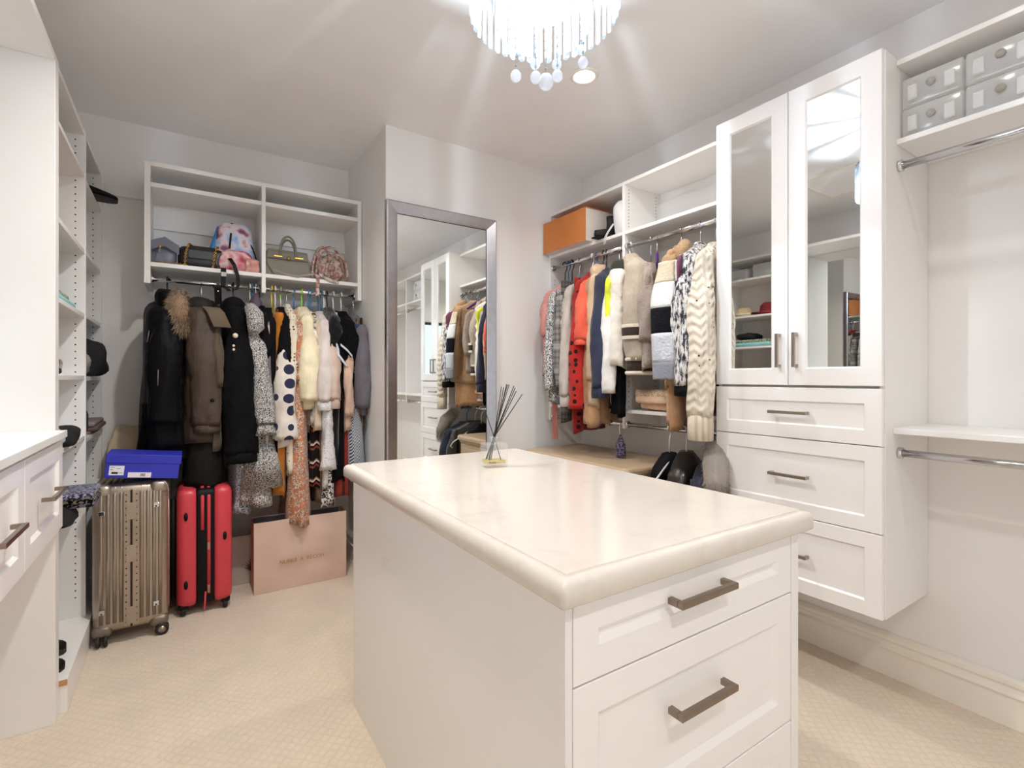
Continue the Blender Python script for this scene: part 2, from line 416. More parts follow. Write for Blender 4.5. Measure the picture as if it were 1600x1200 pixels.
# ---- open shelving from the tower towards the entrance
ru = thing('closet_shelving', 'white open closet shelving with empty chrome rods and clear boxes on top', 'shelving', (2.345, -.2, .945))
for y0, y1 in ((.067, .7575), (-.62, .047), (-1.3, -.64)):
    B(2.19, 2.498, y0, y1, 2.395, 2.415).build('top', M_white, ru, BV)
    B(2.19, 2.498, y0, y1, 2.105, 2.125).build('shelf', M_white, ru, BV)
    B(2.16, 2.498, y0, y1, 1.045, 1.066).build('shelf', M_white, ru, BV)
    B(2.482, 2.498, y0, y1, 2.235, 2.335).build('back_cleat', M_white, ru)
    rod_part(ru, (2.21, y0, 2.03), (2.21, y1, 2.03)); rod_part(ru, (2.21, y0, .972), (2.21, y1, .972))
for y0 in (.047, -.64): B(2.19, 2.498, y0, y0 + .02, .947, 2.415).build('divider', M_white, ru, BV)
B(2.19, 2.498, -1.32, -1.3, .947, 2.415).build('side_panel', M_white, ru, BV)
# ---- wall unit over the left coats
lu = thing('wall_shelf_unit', 'white wall-hung shelf unit holding handbags above the hanging coats', 'shelving', (.4, 3.48, 1.757))
B(-.176, -.148, 3.31, 3.643, 1.757, 2.415).build('side_panel', M_white, lu, BV)
B(.96, .986, 3.31, 3.643, 1.757, 2.415).build('side_panel', M_white, lu, BV)
B(.39, .412, 3.31, 3.643, 1.757, 2.415).build('divider', M_white, lu, BV)
for x0, x1 in ((-.148, .39), (.412, .96)):
    B(x0, x1, 3.31, 3.643, 2.39, 2.415).build('top', M_white, lu, BV)
    B(x0, x1, 3.312, 3.643, 2.279, 2.303).build('shelf', M_white, lu, BV)
    B(x0, x1, 3.312, 3.643, 1.85, 1.873).build('shelf', M_white, lu, BV)
    B(x0, x1, 3.628, 3.643, 2.13, 2.215).build('back_cleat', M_white, lu)
    rod_part(lu, (x0, 3.37, 1.79), (x1, 3.37, 1.79))
B(-.37, -.1765, 3.628, 3.643, 2.29, 2.345).build('back_cleat', M_white, lu)
# ---- tall shelf tower along the left wall
ls = thing('shelf_tower', 'tall white open shelf tower with rows of pin holes beside the suitcases', 'shelving', (-.57, 3.05, 0))
for y0, y1 in ((2.405, 2.466), (3.074, 3.094), (3.62, 3.64)):
    B(-.768, -.385, y0, y1, 0, 2.415).build('side_panel', M_white, ls, BV)
for y0, y1, zs in ((2.466, 3.074, (2.41, 2.21, 1.85, 1.55, 1.26, .978)), (3.094, 3.62, (2.41, 2.195, 1.855, 1.555, 1.255, .96, .685))):
    for z in zs: B(-.768, -.388, y0, y1, z - .02, z).build('top' if z > 2.4 else 'shelf', M_white, ls, BV)
    B(-.768, -.762, y0, y1, .08, 2.39).build('back_panel', M_white, ls)
bs = B(-.768, -.362, 2.47, 3.64, .0, .125).build('base_board', M_white, ls, BV)
B(-.40, -.3615, 2.4665, 2.47, .105, .125).build('raw_edge', M_raw, bs)
pin_holes(ls, [(x, y, .22 + k * .032) for y in (3.0738, 3.6198) for x in (-.422, -.70) for k in range(68)], (0, -1, 0))
# ---- counter with drawers on the left wall
lc = thing('drawer_counter', 'white wall-hung drawer counter with shelf above, beside the shelf tower', 'cabinet', (-.57, 1.7, .7))
Y0, Y1 = 1.0, 2.4045
B(-.768, -.352, Y0, Y1 + .032, 1.035, 1.06).build('counter_top', M_white, lc, BV).location.y = -.033
B(-.768, -.386, Y0, Y1 - .001, .705, 1.034).build('body', M_white, lc)
ye = 2.403
for a0, a1, nm in ((1.888, ye, 0), (1.37, 1.884, 0), (1.0, 1.366, 0)):
    d = shaker(face_right(-.365), a0, a1, .712, 1.022, .06, .01, .009).build('drawer', M_lacq, lc)
    m_ = (a0 + a1) / 2 + .03
    bar_pull(face_right(-.365), m_ - .1, m_ + .1, .872, off=.034, tk=.012, dp=.012).build('handle', M_bronze, d, .001)
B(-.768, -.385, Y0, Y1 - .001, 2.39, 2.415).build('top_shelf', M_white, lc, BV)
B(-.768, -.762, Y0, Y1 - .003, 1.062, 2.388).build('mirror', M_mirror, lc)
B(-.768, -.385, Y0 - .022, Y0 - .001, .705, 2.415).build('side_panel', M_white, lc, BV)

# ---- island
isl = thing('closet_island', 'white closet island with pale stone top and bronze-handled drawers', 'island', (.923, 1.3, 0))
B(.5435, 1.269, .68, 1.931, 0, .866).build('body', M_white, isl)
B(.5425, .5585, .66, .6805, 0, .866).build('end_panel', M_white, isl, .001)
B(1.2705, 1.304, .66, 1.931, 0, .866).build('side_panel', M_white, isl, .001)
for z0, z1, hz, hd in ((.7145, .862, .8, .806), (.395, .711, .6, .588), (.07, .3915, .28, .28)):
    d = shaker(face_near(.66), .5605, 1.2685, z0, z1, .058, .012, .01).build('drawer', M_lacq, isl)
    bar_pull(face_near(.66), .805, .99, hd, off=.036, tk=.013, dp=.013).build('handle', M_bronze, d, .0012)
def nosing(x0, x1, y0, y1):
    # rounded slab edge: bullnose above a straight skirt with a small step at the top
    pr = [(.0, .868), (.0, .896), (.003, .904), (.008, .9095), (.015, .9125), (.022, .9135), (.0225, .916)]
    rs = [[(x0 + i, y0 + i, z), (x1 - i, y0 + i, z), (x1 - i, y1 - i, z), (x0 + i, y1 - i, z)] for i, z in pr]
    rs = [[(x0 + .02, y0 + .02, .868), (x1 - .02, y0 + .02, .868), (x1 - .02, y1 - .02, .868), (x0 + .02, y1 - .02, .868)]] + rs
    mb = MB(); mb.rings(rs, False); return mb
def round_corner_slab(x0, x1, y0, y1, R=.012):
    pr = [(.022, .8665), (.004, .8665), (.0, .871), (.0, .892), (.003, .901), (.009, .908), (.017, .9115), (.0255, .9125), (.026, .9155)]
    mb = MB(); rs = []
    for i, z in pr:
        ring = []
        for cx, cy, a0 in ((x1 - R, y0 + R, -PI / 2), (x1 - R, y1 - R, 0), (x0 + R, y1 - R, PI / 2), (x0 + R, y0 + R, PI)):
            for k in range(4):
                a = a0 + k * PI / 6; r = R
                sx = max(x0 + i, min(x1 - i, cx + r * cos(a))); sy = max(y0 + i, min(y1 - i, cy + r * sin(a)))
                ring.append((sx, sy, z))
        rs.append(ring)
    mb.rings(rs, False); return mb
ct = round_corner_slab(.518, 1.335, .634, 1.988).build('stone_top', M_stone, isl)
for p in ct.data.polygons: p.use_smooth = abs(p.normal.z) < .995
# ---- wall mirror
mr = thing('wall_mirror', 'tall wall mirror with a wide silver frame beside the hanging coats', 'mirror', (1.35, 2.83, 0))
M_silver = plain('brushed_silver_frame', '#b9b6bb', .3, 1, .06, 30)
mx0, mx1, mz0, mz1 = .982, 1.727, .18, 2.285
def frame_bar(q):  # mitred picture-frame side
    f = .068; o_, i_ = (mx0, mx1, mz0, mz1), (mx0 + f, mx1 - f, mz0 + f, mz1 - f)
    co = [(o_[0], o_[2]), (o_[1], o_[2]), (o_[1], o_[3]), (o_[0], o_[3])]; ci = [(i_[0], i_[2]), (i_[1], i_[2]), (i_[1], i_[3]), (i_[0], i_[3])]
    a, b = q, (q + 1) % 4
    def pt(c, y): return (c[0], y, c[1])
    def mid(c, d, t): return (c[0] + (d[0] - c[0]) * t, c[1] + (d[1] - c[1]) * t)
    rs = []
    for k in (a, b):
        rs.append([pt(co[k], 2.848), pt(co[k], 2.812), pt(mid(co[k], ci[k], .12), 2.806), pt(mid(co[k], ci[k], .85), 2.820), pt(ci[k], 2.824), pt(ci[k], 2.848)])
    mb = MB(); mb.rings(rs, False); return mb
for q in range(4): frame_bar(q).build('frame', M_silver, mr)
B(mx0 + .06, mx1 - .06, 2.828, 2.834, mz0 + .06, mz1 - .06).build('mirror_glass', M_mirror, mr)
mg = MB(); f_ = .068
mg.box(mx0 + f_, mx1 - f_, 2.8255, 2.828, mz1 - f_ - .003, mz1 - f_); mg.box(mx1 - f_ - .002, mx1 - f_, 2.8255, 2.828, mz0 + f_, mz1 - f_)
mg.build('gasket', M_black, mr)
# ---- dresser
M_wood = plain('pale_beige_wood', '#b9a184', .4, 0, .08, 8)
dr = thing('dresser', 'low beige wooden dresser with rounded top below the hanging coats', 'dresser', (2.2, 2.32, 0))
def slab(x0, x1, y0, y1, z0, z1, R, prof):
    mb = MB(); rs = []
    for i, z in prof:
        ring = []
        for cx, cy, a0 in ((x1 - R, y0 + R, -PI / 2), (x1 - R, y1 - R, 0), (x0 + R, y1 - R, PI / 2), (x0 + R, y0 + R, PI)):
            for k in range(5):
                a = a0 + k * PI / 8; ring.append((cx + (R - i) * cos(a), cy + (R - i) * sin(a), z))
        rs.append(ring)
    mb.rings(rs, False); return mb
slab(1.925, 2.445, 1.855, 2.795, 0, 0, .05, [(.015, .725), (.0, .733), (.0, .75), (.004, .76), (.014, .767), (.03, .77)]).build('top', M_wood, dr)
slab(1.95, 2.44, 1.88, 2.78, 0, 0, .04, [(.0, .05), (.0, .7), (-.01, .712), (-.012, .725)]).build('body', M_wood, dr)
for k in range(3):
    d = shaker(face_left(1.938), 1.93, 2.73, .08 + k * .21, .275 + k * .21, .02, .01, -.004, .015).build('drawer', M_wood, dr)
    for yy in (2.12, 2.54):
        kn = MB(); kn.ball((1.918, yy, .178 + k * .21), .014, 10, 6); kn.build('knob', M_bronze, d)
for sx in (1.98, 2.41):
    for sy in (1.92, 2.74): B(sx - .025, sx + .025, sy - .025, sy + .025, 0, .06).build('foot', M_wood, dr)

# ================================================================ LIGHTS
def spot_fixture(x, y, k):
    names = ['over the hanging coats and island', 'added as unseen fill over the carpet by the suitcases', 'as unseen fill over the carpet by the drawer counter', 'as unseen fill over the empty chrome rods', 'as unseen fill by the entrance near the drawer counter', 'as unseen fill by the entrance near the empty rods']
    t = thing('recessed_downlight', 'small round white recessed ceiling downlight ' + names[k], 'ceiling light', (x, y, CEIL), group='recessed ceiling downlights')
    r = MB(); r.lathe([(.05, -.001), (.052, -.006), (.062, -.008), (.07, -.003), (.07, 0), (.05, 0)], 28, (x, y, CEIL), closed=True); r.build('trim_ring', M_trim, t)
    r = MB(); r.lathe([(.0001, -.002), (.05, -.002), (.05, 0), (.0001, 0)], 24, (x, y, CEIL)); r.build('lamp_disc', M_lampdisc, t)
    L = bpy.data.lights.new('downlight_glow', 'AREA'); L.shape = 'DISK'; L.size = .09; L.energy = SPOT_W * (1, 2.7, .25, .2, 1.5, .5)[k]; L.color = (1, .965, .91); L.spread = radians(140)
    lo = bpy.data.objects.new('downlight_glow', L); COL.objects.link(lo); lo.location = (x, y, CEIL - .012)
M_lampdisc = emis('warm_lamp_disc', (1, .93, .82), 14)
for k, (x, y) in enumerate(SPOTS): spot_fixture(x, y, k)
# added soft fill light behind the camera, set in the doorway opening
L = bpy.data.lights.new('rear_fill_light', 'AREA'); L.shape = 'RECTANGLE'; L.size = .96; L.size_y = 2.0; L.energy = FILL_W; L.color = (.82, .91, 1)
lo = bpy.data.objects.new('rear_fill_light', L); COL.objects.link(lo); lo.location = (1.25, YF - .14, 1.06); lo.rotation_euler = (PI / 2, 0, 0)
# chandelier
ch = thing('crystal_chandelier', 'round crystal chandelier with hanging glass balls over the island', 'chandelier', (CH[0], CH[1], CEIL))
c3 = (CH[0], CH[1], 0)
RB, RT, R1, R2 = 2.262, 2.462, .205, .13     # prism bottoms, ring height, ring radii
m = MB(); m.lathe([(.0001, CEIL - .002), (.13, CEIL - .002), (.14, CEIL - .03), (.1, CEIL - .045), (.014, CEIL - .05), (.014, RT + .02), (.0001, RT + .02)], 32, c3); m.build('ceiling_plate', M_chrome, ch)
for rr, zz in ((R1, RT), (R2, RT - .03)):
    m = MB(); m.tube([(CH[0] + rr * cos(2 * PI * k / 48), CH[1] + rr * sin(2 * PI * k / 48), zz) for k in range(48)], .005, 8, True); m.build('ring', M_chrome, ch)
for k in range(4):
    a = PI / 4 + k * PI / 2; m = MB(); m.tube([(CH[0], CH[1], RT + .03), (CH[0] + R2 * cos(a), CH[1] + R2 * sin(a), RT - .03), (CH[0] + R1 * cos(a), CH[1] + R1 * sin(a), RT)], .004, 6); m.build('strut', M_chrome, ch)
def prism_mb(h, w_):
    return MB().rings([[(-w_, 0, 0), (0, -.006, 0), (w_, 0, 0), (0, .006, 0)], [(-w_, 0, -h), (0, -.006, -h), (w_, 0, -h), (0, .006, -h)], [(-.002, 0, -h - .006), (0, -.001, -h - .006), (.002, 0, -h - .006), (0, .001, -h - .006)]], False)
for (n_, rr, zz, ph, h_) in ((44, R1, RT, 0, .192), (26, R2, RT - .03, .1, .2)):
    pr0 = None
    for k in range(n_):
        a = 2 * PI * k / n_ + ph
        if pr0 is None: pr0 = o = prism_mb(h_, .0105).build('prism', M_crystal, None)
        else: o = pr0.copy(); COL.objects.link(o)
        o.parent = ch; o.location = (rr * cos(a), rr * sin(a), zz - CEIL); o.rotation_euler = (0, 0, a + PI / 2)
M_bulb = emis('led_bulb', (.93, .96, 1), 14)
for k in range(8):
    a = 2 * PI * k / 8 + .2; p = (CH[0] + .085 * cos(a), CH[1] + .085 * sin(a), RT - .07)
    m = MB(); m.ball(p, .016, 10, 8, 1.6); b_ = m.build('bulb', M_bulb, ch)
    m = MB(); m.tube([(p[0], p[1], RT - .045), (p[0], p[1], RT - .02), (CH[0], CH[1], RT + .02)], .006, 8); m.build('bulb_socket', M_chrome, b_)
for k in range(1):
    a = 0
    L = bpy.data.lights.new('chandelier_glow', 'POINT'); L.energy = CHANDELIER_W; L.shadow_soft_size = .009; L.color = (.74, .87, 1)
    lo = bpy.data.objects.new('chandelier_glow', L); COL.objects.link(lo); lo.location = (CH[0], CH[1], RB + .1)
m = MB(); m.lathe([(.0001, .004), (.072, .004), (.075, 0), (.072, -.004), (.0001, -.006)], 28, (CH[0], CH[1], RB + .03)); m.build('added_dimmer_dish', clear_mix('dimmer_frost', (.95, .97, 1, 1), .12), ch)  # unseen plate added under the bulbs to dim light on the island
M_ballglass = clear_mix('crystal_ball', (.8, .83, .88, 1), .4, tint=(.85, .87, .9, 1))
for px, py, rad, rr in ((853, 128, .021, 0), (806, 119, .0155, .1), (837, 121, .0155, .05), (871, 119, .0155, .05), (911, 98, .0145, .12), (797, 76, .014, .12), (836, 100, .014, .1), (870, 101, .014, .1), (908, 78, .013, .14)):
    r_ = ray(px, py); d_ = 1.41 - .02 + .3 * rr; p = (r_[0] * d_, r_[1] * d_, EYE + r_[2] * d_)
    m = MB(); m.ball(p, rad, 14, 9, 1.1); b_ = m.build('crystal_ball', M_ballglass, ch)
    m = MB(); m.tube([(p[0], p[1], p[2] + rad), (p[0], p[1], RT - .03)], .001, 5)
    for k in range(6): m.ball((p[0], p[1], p[2] + rad + .015 + k * .026), .004, 6, 4)
    m.build('bead_chain', M_crystal, b_)
# ================================================================ SMALL THINGS
R_ = random.Random(7)
def rbox(sx, sy, sz, R=.02, n=4, top=None):
    """rounded box standing on z=0, centred in x/y; R corner radius"""
    rs = []; prof = []
    for k in range(n + 1):
        a = PI / 2 * k / n; prof.append((R * (1 - sin(a)), R * (1 - cos(a))))
    lv = prof + [(i, sz - z) for i, z in reversed(prof)]
    for i, z in lv:
        ring = []
        for cx, cy, a0 in ((sx / 2 - R, -sy / 2 + R, -PI / 2), (sx / 2 - R, sy / 2 - R, 0), (-sx / 2 + R, sy / 2 - R, PI / 2), (-sx / 2 + R, -sy / 2 + R, PI)):
            for k in range(n + 1):
                a = a0 + k * PI / 2 / n; ring.append((cx + (R - i) * cos(a), cy + (R - i) * sin(a), z))
        rs.append(ring)
    return MB().rings(rs)
def lump(sx, sy, sz, amp=.12, fr=14, seed=0, e=.7, n=26, m=16, flat=.25):
    """crumpled soft mass resting on z=0"""
    mb = MB(); rs = []
    sg = lambda v, p: math.copysign(abs(v) ** p, v)
    for i in range(m + 1):
        t = -PI / 2 + PI * i / m; ring = []
        for k in range(n):
            a = 2 * PI * k / n
            x = sg(cos(a), e) * sg(cos(t), e); y = sg(sin(a), e) * sg(cos(t), e); z = sg(sin(t), e)
            q = Vector((x * sx / 2, y * sy / 2, z * sz / 2))
            d = 1 + amp * mnoise.noise(q * fr + Vector((seed, seed * .7, 0))) * 2 + amp * .6 * mnoise.noise(q * fr * 2.7 + Vector((0, seed, 3)))
            q = q * d; q.z = max(q.z, -sz / 2 * (1 - flat * .4)) + sz / 2 * (1 - flat * .4)
            ring.append(q)
        rs.append(ring)
    return mb.rings(rs)
def folded(sx, sy, layers, t=.022, seed=0):
    """a pile of folded cloth: each layer a wavy rounded slab"""
    out = []
    for k in range(layers):
        mb = rbox(sx * (1 - .05 * ((k * 7 + seed) % 3)), sy * (1 - .06 * ((k * 5 + seed) % 3)), t * 1.25, t * .55, 3)
        mb.xform(lambda v: Vector((v.x + .01 * sin(k * 2.1 + seed), v.y, v.z + k * t + .006 * mnoise.noise(Vector((v.x * 12, v.y * 12, k + seed))))))
        out.append(mb)
    return out
def moved(mb, x, y, z, rz=0):
    c, s_ = cos(rz), sin(rz)
    return mb.xform(lambda v: Vector((v.x * c - v.y * s_ + x, v.x * s_ + v.y * c + y, v.z + z)))
def chain(pts, r=.006, t=.0018):
    """small metal links along a path"""
    mb = MB(); pts = [Vector(p) for p in pts]
    seg = [(pts[i + 1] - pts[i]).length for i in range(len(pts) - 1)]; L = sum(seg); n = max(2, int(L / (r * 1.5)))
    for k in range(n):
        d = L * (k + .5) / n; i = 0
        while d > seg[i] and i < len(seg) - 1: d -= seg[i]; i += 1
        p = pts[i].lerp(pts[i + 1], d / seg[i]); u = (pts[i + 1] - pts[i]).normalized()
        w_ = Vector((0, 1, 0)).cross(u); w_ = w_.normalized() if w_.length > .01 else Vector((1, 0, 0)); v_ = u.cross(w_) if k % 2 else w_
        mb.tube([p + u * r * cos(2 * PI * j / 8) + v_ * r * .7 * sin(2 * PI * j / 8) for j in range(8)], t, 5, True)
    return mb
def fur(path, rad, n, ln=.035, seed=1, wd=.0013, flat=(1, 1, 1)):
    """fur trim: tapered tufts growing out of a rolled collar"""
    rr = random.Random(seed); mb = MB(); path = [Vector(p) for p in path]
    for _ in range(n):
        f = rr.random() * (len(path) - 1); i = min(int(f), len(path) - 2); p = path[i].lerp(path[i + 1], f - i)
        d = Vector((rr.gauss(0, 1), rr.gauss(0, 1), rr.gauss(0, 1))).normalized(); d = Vector((d.x * flat[0], d.y * flat[1], d.z * flat[2]))
        b = p + d * rad * .75; dr = (d + Vector((rr.gauss(0, .3), rr.gauss(0, .3), rr.gauss(-.8, .3)))).normalized()
        L_ = ln * (.55 + .5 * rr.random()); s1 = dr.cross(Vector((rr.random(), rr.random(), rr.random()))).normalized() * wd
        mid = b + dr * L_ * .5; tip = b + dr * L_ + Vector((0, 0, -.006))
        mb.add([b - s1, b + s1, mid + s1 * .8, mid - s1 * .8, tip], [(0, 1, 2, 3), (3, 2, 4)])
    return mb
def text(body, size, mat, parent, loc, rot, name='lettering', ext=.0002):
    c = bpy.data.curves.new(name, 'FONT'); c.body = body; c.size = size; c.extrude = ext; c.align_x = 'CENTER'; c.align_y = 'CENTER'
    tmp = bpy.data.objects.new(name, c); me = bpy.data.meshes.new_from_object(tmp); bpy.data.objects.remove(tmp); bpy.data.curves.remove(c)
    me.name = name; me.materials.clear(); me.materials.append(mat)
    o = bpy.data.objects.new(name, me); COL.objects.link(o); o.parent = parent; o.location = loc; o.rotation_euler = rot; return o

# ---- reed diffuser on the island
pc = on_z(755, 733, .916)
dz = thing('reed_diffuser', 'clear square glass reed diffuser with dark sticks standing on the island', 'diffuser', (pc.x + .062, pc.y + .026, .9155), local=True, rz=radians(-11))
W2, D2, H2 = .088, .068, .088
M_bottle = clear_mix('clear_bottle_glass', (.95, .96, .95, 1), .8, rough=.03)
bt = rbox(W2, D2, H2, .006, 3); bt.build('bottle', M_bottle, dz)
m = MB(); m.lathe([(.013, H2 - .002), (.013, H2 + .006), (.012, H2 + .016), (.016, H2 + .018), (.016, H2 + .025), (.0095, H2 + .025), (.0095, H2)], 20, closed=True); m.build('neck', M_bottle, dz)
M_oil = clear_mix('amber_oil', hexc('#e9d680'), .35, rough=.05)
m = rbox(W2 - .012, D2 - .012, .014, .004, 2); moved(m, 0, 0, .014); m.build('oil', M_oil, dz)
rbox(W2 - .003, D2 - .003, .01, .004, 2).build('glass_base', M_bottle, dz)
M_stick = plain('dark_reed', '#2a2422', .8)
cz = cos(radians(-11)); sz_ = sin(radians(-11))
neck = Vector((dz.location.x, dz.location.y, .9155 + H2 + .02))
for k, (px, py, sp) in enumerate(((783.5, 604, .02), (787, 605, .0), (791.5, 600, -.02), (793, 601, .03), (795.5, 601, .05), (803, 603, -.03), (805, 606, .02), (806.5, 611, .0), (816, 616, .03), (750, 619, .03))):
    dd = V_d = (neck.x * VX + neck.y * VY) + sp; r_ = ray(px, py); tip = Vector((r_[0] * dd, r_[1] * dd, EYE + r_[2] * dd))
    u = tip - neck; n0 = neck + Vector((R_.uniform(-.005, .005), R_.uniform(-.005, .005), 0)); low = n0 - u * (.085 / max(.05, u.z))
    lim = .024; low.x = neck.x + max(-lim, min(lim, low.x - neck.x)); low.y = neck.y + max(-lim, min(lim, low.y - neck.y))
    f = lambda q: (((q.x - dz.location.x) * cz + (q.y - dz.location.y) * sz_), (-(q.x - dz.location.x) * sz_ + (q.y - dz.location.y) * cz), q.z - .9155)
    m = MB(); m.tube([f(low), f(n0), f(tip)], .0017, 6); m.build('reed', M_stick, dz)
M_ink = plain('dark_print', '#241d18', .7)
text('from', .014, M_ink, dz, (-.018, -D2 / 2 - .0006, .021), (PI / 2, 0, 0))

# ---- silver suitcase
M_alu = plain('champagne_aluminium', '#aea193', .34, .8, .08, 5)
M_alud = plain('dark_anodised_gap', '#3a322b', .4, .6)
M_rub = plain('black_rubber', '#1a1918', .6)
sx0, sx1, sy0, sy1, sz0, sz1 = -.352, -.062, 2.965, 3.46, .055, .75
sc = thing('suitcase', 'ribbed champagne metal suitcase standing beside the shelf tower', 'suitcase', ((sx0 + sx1) / 2, 3.21, 0))
cx_, cy_ = (sx0 + sx1) / 2, (sy0 + sy1) / 2
moved(rbox(sx1 - sx0, sy1 - sy0, sz1 - sz0, .045, 5), cx_, cy_, sz0).build('shell', M_alu, sc)
for k, xx in enumerate((-.318, -.292, -.268, -.244, -.166, -.142, -.118, -.094)):
    m = MB(); w_ = .0075
    zz0, zz1 = sz0 + .05, sz1 - .05
    pts = [(xx, sy0 - .0005, zz0), (xx, sy0 - .0005, zz1), (xx, sy0 + .012, sz1 - .018), (xx, sy0 + .045, sz1 + .0005), (xx, sy1 - .05, sz1 + .0005)]
    m.tube(pts, w_, 8, flat=.45, up=(1, 0, 0)); m.build('rib', M_alu, sc)
for k in range(9):
    yy = sy0 + .06 + k * .045; m = MB(); m.tube([(sx1 + .0005, yy, sz0 + .06), (sx1 + .0005, yy, sz1 - .06)], .0075, 8, flat=.45, up=(0, 1, 0)); m.build('rib', M_alu, sc)
    m = MB(); m.tube([(sx0 - .0005, yy, sz0 + .06), (sx0 - .0005, yy, sz1 - .06)], .0075, 8, flat=.45, up=(0, 1, 0)); m.build('rib', M_alu, sc)
for s_ in (-1, 1):   # frame strips beside the seam, with rivets
    xx = cx_ + .002 + s_ * .0165
    f = B(xx - .0135, xx + .0135, sy0 - .006, sy0 + .004, sz0 + .025, sz1 - .035).build('frame_strip', M_alu, sc, .002)
    m = MB()
    for k in range(20):
        p = (xx + s_ * .003, sy0 - .0065, sz0 + .045 + k * .0315); m.ball(p, .0034, 8, 4)
    stuff(m.build('rivets', M_alud, f))
B(cx_ - .002, cx_ + .006, sy0 - .0068, sy0, sz0 + .02, sz1 - .03).build('seam', M_alud, sc)
for z in (.13, .42, .62): B(cx_ - .018, cx_ + .022, sy0 - .0095, sy0 - .006, z - .04, z + .04).build('hinge', M_alu, sc, .0015)
for (xx, zz) in ((-.315, .62), (-.11, .635), (-.315, .165), (-.11, .16)):
    m = MB(); m.rings([[(xx - .013, sy0 - .003, zz - .009), (xx + .013, sy0 - .003, zz - .009), (xx + .013, sy0 - .003, zz + .012), (xx - .013, sy0 - .003, zz + .012)], [(xx - .011, sy0 - .015, zz - .008), (xx + .011, sy0 - .015, zz - .008), (xx + .011, sy0 - .006, zz + .011), (xx - .011, sy0 - .006, zz + .011)]], False); st = m.build('stud', M_chrome, sc, .002)
    m = MB(); m.ball((xx, sy0 - .0155, zz - .002), .004, 8, 4); m.build('screw', M_alud, st)
for sx_ in (-1, 1):
    xx = cx_ + sx_ * .108
    m = MB(); 
    for k in range(5): pass
    g = moved(rbox(.078, .06, .062, .026, 4), xx, sy0 + .024, sz1 - .06); g.build('corner_guard', M_alu, sc)
    m = moved(rbox(.078, .07, .055, .024, 4), xx, sy0 + .029, sz0 - .012); wh = m.build('wheel_housing', plain('pewter', '#7d7469', .4, .6), sc)
    for q, yq in enumerate((sy0 + .012, sy1 - .04)):
        dirx = 1 if sx_ > 0 else .25
        for off in ((-.014, .014) if sx_ < 0 else (-.012, .012)):
            c = Vector((xx + (off if sx_ < 0 else .012 + off * .0), yq + (0 if sx_ < 0 else off), .0285)); m = MB()
            ax = Vector((1, 0, 0)) if sx_ < 0 else Vector((0, 1, 0)); pr = [(.0001, -.008), (.02, -.008), (.028, -.005), (.028, .005), (.02, .008), (.0001, .008)]
            m.lathe(pr, 18); m.xform((lambda v, c=c, ax=ax: c + (Vector((v.z, v.x, v.y)) if ax.x else Vector((v.x, v.z, v.y))))); wo = m.build('wheel', M_rub, sc)
            m = MB(); m.lathe([(.0001, -.0085), (.016, -.0085), (.016, .0085), (.0001, .0085)], 12); m.xform((lambda v, c=c, ax=ax: c + (Vector((v.z, v.x, v.y)) if ax.x else Vector((v.x, v.z, v.y))))); m.build('hub', M_nickel, wo)
        m = MB(); m.tube([(xx + (0 if sx_ < 0 else .012), yq, .03), (xx + (0 if sx_ < 0 else .012), yq, .075)], .011, 8); m.build('caster_fork', M_rub, sc)
m = MB(); m.tube([(-.10, sy0 + .004, sz1 - .004), (-.075, sy0 + .0, sz1 - .006), (-.063, sy0 + .004, sz1 - .03), (-.061, sy0 + .006, sz1 - .07)], .0028, 6); m.build('handle_wire', M_chrome, sc)

# ---- red suitcase
M_red = plain('coral_red_shell', '#c93b46', .38, 0, .04)
ry0, ry1 = 3.1, 3.46
rx0, rx1, rz0, rz1 = -.03, .222, .045, .665
rc = thing('suitcase', 'coral red hard-shell suitcase with black zips beside the paper shopping bag', 'suitcase', (.096, 3.28, 0))
for (a, b, nm) in ((rx0, .068, 0), (.128, rx1, 1)):
    moved(rbox(b - a, ry1 - ry0, rz1 - rz0, .038, 5), (a + b) / 2, (ry0 + ry1) / 2, rz0).build('shell', M_red, rc)
moved(rbox(.11, ry1 - ry0 - .01, rz1 - rz0 - .008, .03, 4), .098, (ry0 + ry1) / 2, rz0 + .003).build('gusset', M_black, rc)
for xx in (.084, .113):
    m = MB(); m.tube([(xx, ry0 + .002, rz0 + .06 + (.34 if xx < .1 else 0)), (xx, ry0 + .002, rz1 - .05), (xx, ry0 + .02, rz1 - .015), (xx, ry0 + .06, rz1 - .001), (xx, ry1 - .05, rz1 - .001)], .0085, 8, flat=.5, up=(1, 0, 0)); m.build('red_band', M_red, rc)
for xx, zz in ((.011, .525), (.187, .40), (.011, .17)):
    m = MB(); m.rings([[(xx + .009 * cos(2 * PI * k / 12), ry0 + d_, zz + .022 * sin(2 * PI * k / 12)) for k in range(12)] for d_ in (.002, -.006)]); m.build('side_foot', M_black, rc)
for zz in (.36, .135):
    m = MB(); m.rings([[(.112 + a * .005, ry0 - .012 + c_, zz + b * .02) for a, b in ((-1, -1), (1, -1), (1, 1), (-1, 1))] for c_ in (0, .006)], False); zp = m.build('zip_pull', M_nickel, rc)
m = MB(); m.ribbon([(.098, ry0 - .006, .12), (.096, ry0 - .012, .08), (.092, ry0 - .016, .03)], (1, 0, 0), .008); m.build('red_tag', M_red, rc)
for xx in (.0, .19):
    for yy in (ry0 + .035, ry1 - .05):
        m = MB(); m.lathe([(.0001, -.011), (.024, -.011), (.0265, -.006), (.0265, .006), (.024, .011), (.0001, .011)], 16); m.xform(lambda v, xx=xx, yy=yy: Vector((xx + v.z, yy + v.x, .027 + v.y))); m.build('wheel', M_rub, rc)
        moved(rbox(.045, .05, .035, .012, 3), xx, yy, .034).build('wheel_housing', M_black, rc)
